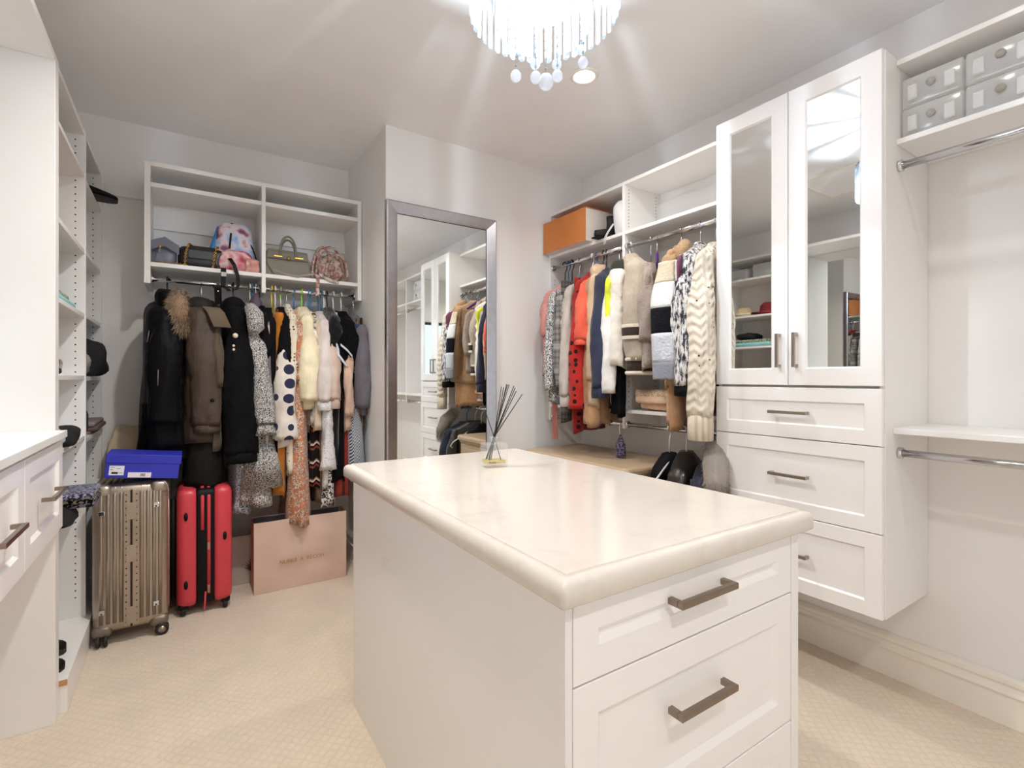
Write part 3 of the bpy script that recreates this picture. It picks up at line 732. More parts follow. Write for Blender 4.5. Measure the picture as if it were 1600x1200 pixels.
m = MB(); m.tube([(.02, ry0 + .1, rz1), (.025, ry0 + .08, rz1 + .022), (.1, ry0 + .075, rz1 + .03), (.165, ry0 + .08, rz1 + .022), (.17, ry0 + .1, rz1)], .013, 8, flat=.6); m.build('handle', M_black, rc)
m = MB(); m.tube([(-.045, ry0 + .06, rz0 + .05), (-.045, ry0 + .06, rz1 - .05)], .012, 8); m.build('edge_trim', M_black, rc)

# ---- blue shoe box on the suitcase
M_blue = plain('royal_blue_card', '#2a31b0', .5, 0, .05)
M_paper = plain('white_label_paper', '#e9e6ea', .7, 0, .02)
bb = thing('shoe_box', 'royal blue shoe box with white labels on the metal suitcase', 'box', (-.167, 3.055, .7525), local=True, rot=(0, radians(6.5), 0))
zb = .017
B(-.143, .143, -.095, .095, zb, zb + .105).build('body', M_blue, bb, .002)
B(-.146, .148, -.098, .098, zb + .07, zb + .112).build('lid', M_blue, bb, .0025)
l1 = B(-.128, -.072, -.0962, -.095, zb + .014, zb + .058).build('label', M_paper, bb)
m = MB()
for (x0, x1, z0, z1) in ((-.124, -.108, .05, .052), (-.124, -.114, .038, .041), (-.118, -.094, .02, .029), (-.09, -.077, .024, .026), (-.1, -.085, .044, .046)): m.box(x0, x1, -.0966, -.0962, zb + z0, zb + z1)
m.build('print', M_ink, l1)
l2 = B(-.056, .034, -.0962, -.095, zb + .004, zb + .028).build('label', M_paper, bb)
m = MB()
for k in range(6): m.box(-.008 + k * .0032, -.0065 + k * .0032 + .0006 * (k % 2), -.0966, -.0962, zb + .01, zb + .023)
m.build('bar_code', M_ink, l2)

# ---- paper bags
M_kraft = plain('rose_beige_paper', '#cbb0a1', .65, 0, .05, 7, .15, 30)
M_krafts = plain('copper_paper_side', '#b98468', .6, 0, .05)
pb = thing('shopping_bag', 'large rose-beige paper shopping bag with gold lettering on the carpet', 'bag', (.595, 3.28, 0))
px0, px1, py0, py1, ph = .337, .856, 3.2, 3.35, .412
def paper_wall(p00, p10, z1, n=14, m=12, amp=.006, seed=0):
    mb = MB(); a = Vector((p00[0], p00[1], 0)); b = Vector((p10[0], p10[1], 0)); u = (b - a); nn = Vector((u.y, -u.x, 0)).normalized(); vs = []; fs = []
    for side in (0, 1):
        for j in range(m + 1):
            for i in range(n + 1):
                f, g = i / n, j / m; e = min(f, 1 - f) * 4
                d = amp * min(1, e) * mnoise.noise(Vector((f * 4 + seed, g * 5, seed))) * 2 * min(1, g * 3)
                vs.append(a + u * f + nn * (d - side * .0012) + Vector((0, 0, .001 + z1 * g)))
    N = (n + 1) * (m + 1)
    for s_ in (0, 1):
        for j in range(m):
            for i in range(n):
                q = [s_ * N + j * (n + 1) + i, s_ * N + j * (n + 1) + i + 1, s_ * N + (j + 1) * (n + 1) + i + 1, s_ * N + (j + 1) * (n + 1) + i]
                fs.append(q if not s_ else q[::-1])
    return mb.add(vs, fs, True)
paper_wall((px0, py0), (px1, py0), ph, amp=.009).build('front_panel', M_kraft, pb)
paper_wall((px1, py1), (px0, py1), ph, seed=3).build('back_panel', M_kraft, pb)
for xx, s_ in ((px0, 1), (px1, -1)):
    ym = (py0 + py1) / 2; xi = xx + s_ * .02
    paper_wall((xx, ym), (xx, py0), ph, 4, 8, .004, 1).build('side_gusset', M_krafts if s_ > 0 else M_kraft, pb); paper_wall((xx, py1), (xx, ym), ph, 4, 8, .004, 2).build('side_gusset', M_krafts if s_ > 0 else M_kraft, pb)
B(px0 + .003, px1 - .003, py0 + .003, py1 - .003, 0, .003).build('bottom', M_kraft, pb)
B(px0 + .01, px1 - .01, py1 - .006, py1 - .003, .18, .408).build('dark_lining', plain('slate_lining', '#5a5760', .7), pb)
text('NUNUI  A  RECOH', .03, plain('gold_print', '#a8743a', .5), pb, (0.0, py0 - 3.28 - .0105, .165), (PI / 2, 0, 0))
tb = thing('shopping_bag', 'small pale paper bag with a printed palm leaf between suitcase and large bag', 'bag', (.32, 3.46, 0))
M_pale = plain('pale_paper', '#b7a99f', .7)
ta = (.235, .4, 3.42, 3.5, .29)
paper_wall((ta[0], ta[2]), (ta[1], ta[2]), ta[4], 8, 8, .003, 5).build('front_panel', M_pale, tb); paper_wall((ta[1], ta[3]), (ta[0], ta[3]), ta[4], 8, 8, .003, 6).build('back_panel', M_pale, tb)
paper_wall((ta[0], ta[3]), (ta[0], ta[2]), ta[4], 3, 6, .002, 7).build('side_gusset', M_pale, tb); paper_wall((ta[1], ta[2]), (ta[1], ta[3]), ta[4], 3, 6, .002, 8).build('side_gusset', M_pale, tb)
m = MB()
for k in range(7):
    a = radians(150 - k * 22); L_ = .1 - .006 * abs(k - 3); b0 = Vector((.375, 3.4145, .06)); tip = b0 + Vector((-abs(cos(a)) * L_ * .9, 0, sin(a) * L_ * .9 + .02)); md = (b0 + tip) / 2; n_ = Vector((tip.z - b0.z, 0, b0.x - tip.x)).normalized() * .007
    m.add([b0, md + n_, tip, md - n_], [(0, 1, 2, 3)])
m.build('palm_print', plain('brown_ink', '#6a5648', .8), tb)

# ---- bags on the wall shelf (shelf top z = 1.873)
ZS = 1.8735
M_slate = plain('slate_leather', '#6d7180', .45, 0, .08)
pg = thing('pouch_bag', 'slate grey leather pouch with a tassel beside the chain bag', 'bag', (-.075, 3.44, ZS))
m = lump(.15, .13, .155, .05, 9, 4, .55); m.xform(lambda v: Vector((v.x * (1 - .3 * v.z / .15) + .25 * v.z - .03, v.y * (1 - .5 * v.z / .16), v.z))); moved(m, -.085, 3.44, ZS).build('body', M_slate, pg)
m = MB(); m.ribbon([(-.155, 3.362, ZS + .1), (-.085, 3.356, ZS + .128), (-.02, 3.366, ZS + .09)], (0, -.3, 1), .05, .005); m.build('flap', M_slate, pg)
m = MB(); m.ball((-.107, 3.352, ZS + .095), .009, 10, 6); m.build('gold_clasp', M_gold, pg)
m = MB(); m.tube([(-.107, 3.352, ZS + .088), (-.112, 3.349, ZS + .06)], [.006, .011], 8); tz = m.build('tassel', M_slate, pg)
for k in range(7):
    m = MB(); m.ribbon([(-.112 + .003 * (k - 3) * .5, 3.348, ZS + .062), (-.114 + .0048 * (k - 3), 3.346 - .004 * (k % 2), ZS + .012)], (1, 0, 0), .0045, .0015); m.build('strand', M_slate, tz)
pts = [(-.135, 3.35, ZS + .006), (-.11, 3.33, ZS + .005), (-.06, 3.335, ZS + .005), (-.02, 3.33, ZS + .005), (.02, 3.335, ZS + .005)]
stuff(chain(pts, .0065, .002).build('chain', M_gold, pg))
M_blk = plain('black_quilted_leather', '#131114', .42, 0, .1)
bg = thing('chain_bag', 'black quilted handbag wrapped with gold chains between pouch and backpack', 'bag', (.095, 3.44, ZS))
moved(rbox(.235, .12, .125, .035, 5), .09, 3.43, ZS).build('body', M_blk, bg)
m = MB(); m.ribbon([(.09, 3.44, ZS + .1275), (.09, 3.375, ZS + .125), (.09, 3.366, ZS + .1), (.09, 3.363, ZS + .055)], (1, 0, 0), .13, .006); m.build('flap', M_blk, bg)
for xx in (.018, .155):
    pts = [(xx - .012, 3.362, ZS + .01), (xx - .008, 3.358, ZS + .07), (xx + .004, 3.362, ZS + .12), (xx + .012, 3.385, ZS + .138), (xx + .03, 3.43, ZS + .135)]
    stuff(chain(pts, .007, .0021).build('chain', M_gold, bg))
bp = thing('backpack', 'multicoloured watercolour-print backpack with black straps hanging off the shelf', 'bag', (.255, 3.46, ZS))
M_water = fabric('#a9c3e6', 'water', ('#4f7fc8', '#8fb4e2', '#c9d3e6', '#e6cfd6', '#8d5a7c', '#4f3f70'), 1.9, .75)
M_waterp = fabric('#e3a3aa', 'water', ('#b9243c', '#dd7f8a', '#ecd3d2', '#dd8f98', '#a81f38'), 1.8, .75)
M_sky = plain('sky_blue_nylon', '#2f8fd6', .5, 0, .12, 10)
def pack(w0, dpt, h, seed=0):
    mb = rbox(w0, dpt, h, .05, 5)
    return mb.xform(lambda v: Vector((v.x * (1 - .32 * (v.z / h) ** 2.2), v.y * (1 - .35 * (v.z / h) ** 2), v.z + .004 * mnoise.noise(v * 14))))
moved(pack(.235, .15, .305), .258, 3.46, ZS).build('body', M_water, bp)
m = pack(.21, .06, .13); moved(m, .262, 3.382, ZS).build('front_pocket', M_waterp, bp)
m = MB(); m.tube([(.145, 3.46, ZS + .02), (.143, 3.455, ZS + .13), (.175, 3.46, ZS + .275)], [.036, .04, .02], 10, flat=.45, up=(0, 1, 0)); m.build('side_panel', M_sky, bp)
m = MB(); m.ribbon([(.243, 3.43, ZS + .302), (.238, 3.406, ZS + .25), (.228, 3.388, ZS + .14)], (1, 0, 0), .011, .004); m.build('zip', M_black, bp)
m = MB(); m.tube([(.31, 3.43, ZS + .235), (.352, 3.4, ZS + .16), (.37, 3.385, ZS + .09)], .004, 6); m.build('piping', M_black, bp)
moved(lump(.075, .05, .085, .2, 30, 2), .345, 3.345, ZS).build('pink_pocket', fabric('#e3b7ac', 'water', ('#efd9d2', '#e0a79a', '#c98d86', '#f1e2dc'), 2), bp)
for (pts, w_) in (([(.21, 3.40, ZS + .09), (.228, 3.345, ZS + .07), (.245, 3.302, ZS + .03), (.262, 3.297, ZS - .03), (.268, 3.297, ZS - .085), (.252, 3.297, ZS - .118), (.222, 3.297, ZS - .125), (.2, 3.297, ZS - .105)], .02), ([(.195, 3.36, ZS + .004), (.193, 3.305, ZS + .004), (.192, 3.298, ZS - .02), (.19, 3.296, ZS - .1)], .026)):
    m = MB(); m.ribbon(pts, (1, 0, .25) if w_ < .022 else (1, 0, 0), w_, .004); m.build('strap', M_black, bp)
m = B(.18, .206, 3.2925, 3.2955, ZS - .045, ZS - .02); m.build('buckle', M_chrome, bp)
M_taupe = plain('taupe_grained_leather', '#7b766a', .5, 0, .05, 9, .3, 500)
tt = thing('tote_bag', 'taupe leather tote with round handles and gold clasps on the shelf', 'bag', (.53, 3.45, ZS))
hb = MB(); hb.rings([[(a * .135, b * .07, 0) for a, b in ((-1, -1), (1, -1), (1, 1), (-1, 1))], [(a * .118, b * .04, .165) for a, b in ((-1, -1), (1, -1), (1, 1), (-1, 1))]], False)
moved(hb, .545, 3.42, ZS).build('body', M_taupe, tt, .008, seg=3)
m = MB(); m.ribbon([(.545, 3.44, ZS + .1665), (.545, 3.378, ZS + .1665), (.545, 3.37, ZS + .15), (.545, 3.36, ZS + .11)], (1, 0, 0), .228, .004); fl = m.build('flap', M_taupe, tt)
for yy, dxx in ((3.366, 0), (3.455, .012)):
    pts = [(.545 + dxx + .047 * -cos(PI * k / 12), yy - .003, ZS + .115 + .03 * min(1, k / 2, (12 - k) / 2) + .108 * sin(PI * k / 12)) for k in range(13)]
    m = MB(); m.tube(pts, .0065, 8); m.build('handle', M_taupe, tt)
for xx, L_ in ((.487, .05), (.607, .05)): B(xx - L_ / 2, xx + L_ / 2, 3.353, 3.358, ZS + .118, ZS + .128).build('gold_clasp', M_gold, fl, .002)
m = MB(); m.lathe([(.0001, -.004), (.011, -.004), (.011, .004), (.0001, .004)], 14); m.xform(lambda v: Vector((.547 + v.x, 3.3545 + v.z, ZS + .117 + v.y))); m.build('gold_clasp', M_gold, fl)
m = MB(); m.ribbon([(.432, 3.41, ZS + .12), (.425, 3.345, ZS + .08), (.455, 3.318, ZS + .03), (.52, 3.309, ZS + .008), (.59, 3.306, ZS + .0), (.66, 3.308, ZS + .02), (.69, 3.31, ZS + .03)], (0, .25, 1), .013, .003); m.build('strap', plain('taupe_strap', '#8d8172', .55), tt)
sb = thing('scarf_bag', 'crumpled rose and beige patterned shoulder bag with rolled handles on the shelf', 'bag', (.79, 3.45, ZS))
M_scarf = fabric('#b59a8c', 'water', ('#6e564c', '#a58d80', '#c9b5a9', '#8d5a55', '#b09a8d', '#6d5d53'), 2.6, .8)
moved(lump(.2, .15, .19, .22, 13, 11, .75, 34, 22), .80, 3.42, ZS).build('body', M_scarf, sb)
for k, (cx0, w_, h_, y_) in enumerate(((.745, .06, .2, 3.352), (.775, .085, .205, 3.345), (.80, .07, .16, 3.33))):
    pts = [(cx0 - w_ * cos(PI * j / 12) + .015 * k, y_ - .01 * sin(PI * j / 12), ZS + .01 + h_ * sin(PI * j / 12) ** .8) for j in range(13)]
    m = MB(); m.tube(pts, .0085, 8); m.build('rolled_handle', M_scarf, sb)
m = MB(); m.ribbon([(.70, 3.33, ZS + .03), (.71, 3.305, ZS + .012), (.706, 3.296, ZS - .03), (.703, 3.295, ZS - .11)], (1, 0, 0), .02, .003); m.build('tie', M_scarf, sb)
m = MB(); m.ribbon([(.72, 3.315, ZS + .03), (.76, 3.303, ZS + .006), (.81, 3.3, ZS - .01), (.835, 3.3, ZS - .012)], (0, .3, 1), .022, .003); m.build('tie', M_scarf, sb)

# ---- things on the shelves over the right-hand coats (shelf z = 2.12)
M_orange = plain('orange_card', '#c8793a', .55, 0, .04)
ob = thing('storage_box', 'flat orange cardboard box with pale end on the coat shelf', 'box', (2.32, 2.6, 2.1205))
B(2.132, 2.47, 2.39, 2.828, 2.121, 2.33).build('body', plain('pale_card', '#ddd3cb', .6), ob, .002)
B(2.128, 2.1315, 2.388, 2.83, 2.121, 2.333).build('orange_face', M_orange, ob); B(2.132, 2.47, 2.388, 2.83, 2.3305, 2.335).build('lid', M_orange, ob)
sh = thing('dust_bag', 'white drawstring dust bag behind black boots on the coat shelf', 'bag', (2.33, 2.2, 2.1205))
m = lump(.2, .12, .24, .07, 10, 8, .6); moved(m, 2.315, 2.198, 2.121).build('body', plain('white_cotton', '#e3e2e6', .8, 0, .05), sh)
for dyy in (0, .012):
    m = MB(); m.tube([(2.215, 2.22 + dyy, 2.2), (2.195, 2.25 + dyy, 2.15), (2.186, 2.262 + dyy, 2.122), (2.182, 2.268 + dyy, 2.075)], .0025, 6); m.build('drawstring', M_paper, sh)
bo = thing('ankle_boots', 'black ankle boot standing between orange box and white dust bag', 'boots', (2.26, 2.32, 2.1205))
m = MB(); m.rings([[(2.24 + c_ * .105 * cos(2 * PI * k / 14) * (1.0 if z < .05 else .5) + (0 if z < .05 else .05), 2.315 + .034 * sin(2 * PI * k / 14) * c_, 2.123 + z) for k in range(14)] for z, c_ in ((.006, .95), (.02, 1), (.045, .95), (.07, .85), (.11, .8), (.15, .85))]); m.build('upper', plain('black_suede', '#131315', .7), bo)
B(2.14, 2.34, 2.283, 2.347, 2.121, 2.129).build('sole', M_black, bo, .002)
# clear boxes on the upper right shelf: two columns, two rows
for (y0, y1, cn) in ((.578, .752, 'beside the storage tower'), (.395, .572, 'second from the storage tower'), (.21, .389, 'third from the storage tower')):
    for (z0, z1, rn) in ((2.1255, 2.236, 'lower'), (2.238, 2.348, 'upper')):
        t = thing('clear_box', rn + ' clear plastic shoe drawer ' + cn, 'box', (2.35, (y0 + y1) / 2, z0), group='clear shoe drawers on the top shelf')
        m = moved(rbox(.27, y1 - y0, z1 - z0, .008, 2), 2.355, (y0 + y1) / 2, z0); m.build('body', M_clearbox, t)
        ymid = (y0 + y1) / 2; zc_ = (z0 + z1) / 2
        for s_ in (-1, 1): B(2.209, 2.2205, ymid + s_ * .053 - .014, ymid + s_ * .053 + .014, zc_ - .03, zc_ + .022).build('clip', M_clearbox, t, .003)
        m = MB(); m.tube([(2.2125, ymid, zc_ + .01), (2.2195, ymid, zc_ + .01)], .0135, 16); m.build('finger_hole', plain('grey_hole', '#a9a49c', .6), t)
        m = MB(); m.tube([(2.217, y0 + .012, z0 + .008), (2.217, y1 - .012, z0 + .008)], .003, 6); m.build('front_lip', M_clearbox, t)

# ---- left shelf tower contents
def on_shelf(mb, name, mat, label, cat, x, y, z, rz=0, group=None):
    return solo(moved(mb, x, y, z + .0006, rz), name, mat, label, cat, group)
def shoe(name, label, x, y, z, rz, mat, L_=.25, heel=.02, sole=None):
    t = thing(name, label, 'shoe', (x, y, z + .0005), rz, local=True)
    prof = [(-.5, .033, .07), (-.42, .038, .075), (-.25, .036, .07), (-.05, .034, .055), (.15, .042, .045), (.33, .044, .036), (.46, .032, .026), (.5, .012, .018)]
    rs = []
    for f, hw_, hh in prof:
        rs.append([(f * L_, hw_ * cos(2 * PI * k / 12), heel * (1 if f < .1 else max(.35, 1 - f * 1.6)) + hh / 2 + hh / 2 * sin(2 * PI * k / 12)) for k in range(12)])
    MB().rings(rs).build('upper', mat, t)
    rs = []
    for f, hw_, hh in prof: 
        hz = heel * (1 if f < .1 else max(.35, 1 - f * 1.6)) + .004
        rs.append([(f * L_, -hw_, 0), (f * L_, hw_, 0), (f * L_, hw_ * .96, hz), (f * L_, -hw_ * .96, hz)])
    MB().rings(rs, False).build('sole', sole or M_rub, t, .002)
    return t
M_felt = plain('black_felt', '#161416', .9); M_navyk = plain('black_knit', '#1a191d', .9, 0, .1)
shoe('shoe', 'black shoe lying at the edge of the upper shelf nearest the coats', -.43, 3.42, 2.195, radians(8), M_black, .27)
b_ = folded(.32, .42, 2, .03, 3)
for k, mb in enumerate(b_): on_shelf(mb, 'folded_cloth', fabric('#7d8a72', 'ditsy', ('#b7b79c', '#4e5a4a'), .4) if k else plain('aqua_cotton', '#8fc3c4', .8, 0, .1), ('green patterned folded cloth on top of the aqua one', 'aqua folded cloth at the bottom of the pile')[1 - k], 'cloth', -.57, 2.79, 1.5505)
on_shelf(lump(.22, .2, .07, .15, 14, 6), 'knit_cap', M_navyk, 'black soft cap lying on the green patterned folded cloth', 'cap', -.58, 2.88, 1.623)
# hats seen in the mirrored door
def hat(name, label, x, y, z, mat, rc_, hc_, rb, band=None, tilt=0):
    t = thing(name, label, 'hat', (x, y, z + .001), local=True)
    m = MB(); m.lathe([(.0001, hc_), (rc_ * .6, hc_ * .97), (rc_ * .92, hc_ * .75), (rc_, hc_ * .3), (rc_ * 1.04, .012), (rb, .004), (rb, .0), (rc_ * .98, .004), (.0001, .006)], 28); m.xform(lambda v: Vector((v.x, v.y, v.z + (.02 * sin(2 * atan2(v.y, v.x)) * max(0, (sqrt(v.x ** 2 + v.y ** 2) - rc_) / rb) if v.z < .02 else 0) + (0.02 if v.z < .02 and sqrt(v.x ** 2 + v.y ** 2) > rc_ else 0)))).build('crown', mat, t)
    if band: m = MB(); m.lathe([(rc_ * 1.03, .014), (rc_ * 1.05, .04), (rc_ * 1.02, .042), (rc_ * 1.0, .014)], 28, closed=True); m.build('hat_band', band, t)
    return t
hat('felt_hat', 'dark red felt hat with a wide brim on the shelf tower', -.58, 2.68, 1.8505, plain('dark_red_felt', '#7d2226', .9), .085, .13, .16, plain('red_band', '#9a2f30', .7))
hat('straw_hat', 'natural straw sun hat beside the red hat on the shelf tower', -.56, 2.93, 1.8505, plain('straw', '#d8bf92', .8, 0, .15, 80), .08, .1, .13, M_paper)
t = thing('clear_box', 'clear box of small trinkets on the shelf above the hats', 'box', (-.58, 2.65, 2.2105)); moved(rbox(.3, .22, .13, .01, 2), -.58, 2.65, 2.2108).build('body', M_clearbox, t); moved(lump(.24, .17, .07, .3, 30, 3), -.58, 2.65, 2.216).build('trinkets', fabric('#8b8278', 'ditsy', ('#e4ddd2', '#3b3430'), .5), t)
t = thing('clear_box', 'empty low clear plastic box on the shelf above the hats', 'box', (-.58, 2.9, 2.2105)); moved(rbox(.3, .2, .09, .01, 2), -.58, 2.92, 2.2108).build('body', M_clearbox, t); B(-.735, -.425, 2.816, 3.024, 2.301, 2.309).build('lid', M_clearbox, t, .002)
on_shelf(lump(.3, .5, .09, .2, 9, 21), 'folded_cloth', fabric('#6d5648', 'ditsy', ('#c9b8a8', '#3a2a22'), .35), 'brown and cream crumpled scarf pile on the tower shelf below the aqua cloth', 'cloth', -.58, 2.77, 1.2605)
shoe('shoe', 'black shoe tip on the tower shelf above the counter', -.5, 2.6, 1.2605, radians(15), M_black, .2) if False else None
on_shelf(lump(.11, .07, .035, .1, 20, 2), 'sunglasses_case', M_felt, 'small black case at the front of the tower shelf', 'case', -.44, 2.52, 1.2605)
# farther bay of the tower
on_shelf(lump(.24, .2, .19, .14, 9, 5), 'soft_hat', M_felt, 'black slouchy hat on the tower shelf by the wall corner', 'hat', -.45, 3.30, 1.2555)
on_shelf(lump(.17, .12, .12, .16, 14, 9), 'rolled_scarf', plain('grey_knit', '#8b8680', .9, 0, .15, 20), 'grey rolled knit scarf in front of the black slouchy hat', 'scarf', -.465, 3.165, 1.2555)
t = on_shelf(lump(.22, .16, .17, .08, 9, 15), 'knit_cap', M_navyk, 'black cap standing on the tower shelf under the slouchy hat', 'cap', -.5, 3.2, .9605)
for k, mb in enumerate(folded(.26, .34, 3, .02, 5)): on_shelf(mb, 'folded_cloth', (plain('dusty_pink_cloth', '#a3847b', .9, 0, .1), plain('brown_cloth', '#6f5a52', .9, 0, .1), plain('mauve_cloth', '#8f7f80', .9, 0, .1))[k], ('dusty pink', 'brown', 'mauve')[k] + ' folded cloth in the pile by the coats', 'cloth', -.5, 3.45, .9605)
# near bay lower shelf and base
on_shelf(lump(.12, .13, .1, .16, 16, 33), 'sock_bundle', plain('grey_cotton', '#b7b9c2', .9, 0, .1), 'bundle of pale grey socks on the tower shelf', 'socks', -.45, 2.53, .9785)
on_shelf(lump(.1, .09, .08, .2, 16, 41), 'glove_bundle', M_felt, 'black gloves bundled beyond the end of the drawer counter', 'gloves', -.40, 2.61, .9785)
sp = B(-.768, -.4, 2.4665, 3.0738, .655, .675).build('shelf', M_white, ls)
for k, mb in enumerate(folded(.32, .24, 3, .018, 2)):
    on_shelf(mb, 'folded_cloth', (fabric('#26262f', 'ditsy', ('#77778a', '#15151b'), .35), fabric('#1b1a1d', 'ditsy', ('#8d8578', '#121212'), .45), fabric('#39384a', 'ditsy', ('#8c8da0', '#20202a'), .4))[k], ('slate blue', 'black and beige', 'navy speckled')[k] + ' folded scarf sticking out over the tower shelf', 'cloth', -.45, 2.68, .735)
on_shelf(lump(.16, .2, .09, .2, 14, 18), 'folded_cloth', M_felt, 'black bundled cloth under the speckled scarves', 'cloth', -.44, 2.6, .6755)
shoe('shoe', 'black high-backed shoe on the tower base by the carpet', -.53, 2.70, .125, radians(12), M_black, .26, .05)
shoe('shoe', 'black flat shoe on the tower base behind the panel', -.508, 2.56, .125, radians(5), M_black, .25)
# crumpled paper behind the blue box
on_shelf(lump(.26, .14, .33, .12, 8, 61, .6), 'paper_bag', plain('cream_paper', '#d8c4a6', .8, 0, .06), 'crumpled cream paper bag behind the blue shoe box', 'bag', -.235, 3.5, .7495) if False else None
pbag = thing('paper_bag', 'tall crumpled cream paper bag standing behind the metal suitcase', 'bag', (-.24, 3.54, 0))
m = lump(.25, .13, 1.0, .07, 8, 61, .45, 28, 30, .1); moved(m, -.235, 3.555, .001).build('body', plain('cream_paper', '#d8c4a6', .8, 0, .06), pbag)
# ================================================================ HANGERS AND CLOTHES
HCOL = {'white': plain('white_hanger', '#e6e4e2', .35), 'cream': plain('cream_hanger', '#d8cfc0', .4), 'blue': plain('blue_hanger', '#2b6f9a', .35), 'black': plain('black_hanger', '#18171a', .4),
        'green': plain('lime_hanger', '#8bd23a', .4), 'yellow': plain('yellow_hanger', '#e0c22f', .4), 'purple': plain('purple_velvet', '#4a1c6b', .7), 'wood': plain('wooden_hanger', '#b9783c', .45, 0, .15, 30),
        'wire': plain('steel_wire', '#b7b7ba', .25, 1), 'brown': plain('brown_hanger', '#6f4d33', .5)}
RODS = {'L': (3.37, 1.79), 'R': (2.21, 2.03), 'Q': (2.21, .972)}
def place(rod, u, yaw):
    if rod == 'L': return (u, RODS['L'][0], RODS['L'][1]), radians(yaw)
    return (RODS[rod][0], u, RODS[rod][1]), -PI / 2 + radians(yaw)
def hanger(rod, u, yaw, color, label, drop=.09, hw=.19, group=None):
    loc, rz = place(rod, u, yaw)
    t = thing('clothes_hanger', label, 'hanger', loc, rz, local=True, group=group)
    wood = color in ('wood', 'brown', 'purple'); r = .0028 if color in ('wire', 'wood', 'brown', 'purple', 'black') and color != 'black' else .0042
    R_h = .0135 + r + .0015
    pts = [(0, 0, -drop - .02), (0, 0, -.055), (0, R_h * .8, -.028)] + [(0, R_h * cos(a), R_h * sin(a)) for a in [PI * k / 9 for k in range(-1, 11)]]
    m = MB(); m.tube(pts, r, 7, up=(1, 0, 0)); m.build('hook', HCOL['wire'] if wood else HCOL[color], t)
    m = MB(); z0 = -drop - .015
    if wood:
        for s_ in (-1, 1): m.tube([(0, 0, z0), (0, s_ * .05, z0 - .01), (0, s_ * hw * .6, z0 - .045), (0, s_ * (hw - .02), z0 - .085)], [.014, .015, .012, .008], 8, flat=.5, up=(0, 0, 1))
        m.tube([(0, -hw + .03, z0 - .08), (0, hw - .03, z0 - .08)], .004, 6)
    else:
        m.tube([(0, 0, z0), (0, .05, z0 - .018), (0, hw - .035, z0 - .08), (0, hw - .02, z0 - .1), (0, hw - .035, z0 - .107), (0, 0, z0 - .107), (0, -hw + .035, z0 - .107), (0, -hw + .02, z0 - .1), (0, -hw + .035, z0 - .08), (0, -.05, z0 - .018)], r, 7, True, up=(1, 0, 0))
    m.build('arms', HCOL[color], t)
    return t
_seed = [0]
def body_mesh(z0, L, hw, th, hs, ht, waist, nf, amp, lean, puffer, sh=.1, seed=0, near=1.0, top=0, strap=False):
    lv = [(0, .30, .55), (-.018, .36, .8), (-.045, .62, .95), (-.075, .9, 1.0), (-.105, 1.0, 1.0), (-.15, 1.0, 1.0)]
    if strap: lv = [(0, .5, .5), (-.03, .62, .75), (-.07, .72, .9), (-.12, .8, 1), (-.15, .85, 1)]
    if top: lv = [(0, 1, .8), (-.02, 1, 1), (-.06, 1, 1), (-.12, 1, 1)]
    n = 30; rs = []
    z = -.15; k = 0; lev = list(lv); steps = max(7, int((L - .15) / .035))
    for i in range(1, steps + 1):
        f = i / steps
        w_ = (1 + (waist - 1) * sin(PI * min(1, f * 1.6)) if f < .625 else 1) * (1 + (hs - 1) * f); t_ = 1 + (ht - 1) * f
        lev.append((-.15 - (L - .15) * f, (.85 if strap else 1) * w_ * .97, t_))
    for z, a_, b_ in lev:
        f = max(0, min(1, (-z - .08) / max(.1, L - .08))); ring = []
        pf = 1 + (.16 * abs(sin(-z * PI / .075)) - .06 if puffer and z < -.1 else 0)
        for j in range(n):
            a = 2 * PI * j / n; ca, sa = cos(a), sin(a)
            x = th * b_ * math.copysign(abs(ca) ** .8, ca) * pf; y = hw * a_ * math.copysign(abs(sa) ** .75, sa) * (1 + (pf - 1) * .6)
            fo = sin(nf * a + seed + 1.3 * sin(2.2 * f + seed)) * amp * (.25 + f) + .4 * amp * sin((nf * 2 + 1) * a + seed * 2) * (.2 + f)
            x += fo * (1.0 if abs(ca) > .15 else .8) + lean * f; y += fo * .55 * (1 if abs(sa) > .3 else .3)
            nn = mnoise.noise(Vector((x * 9 + seed, y * 9, z * 4 + seed))) * .009 + mnoise.noise(Vector((x * 22 + seed, y * 22, z * 9))) * .0035
            x += nn * (.4 + f); y += nn * .5
            ring.append((x, y, z0 + z + .012 * f * sin(nf * a * .5 + seed)))
        rs.append(ring)
    last = rs[-1]
    rs.append([(p[0] * .86 + lean * .14, p[1] * .93, p[2] + .012) for p in last]); rs.append([(p[0] * .8 + lean * .2, p[1] * .9, p[2] + .06) for p in last])
    return MB().rings(rs)
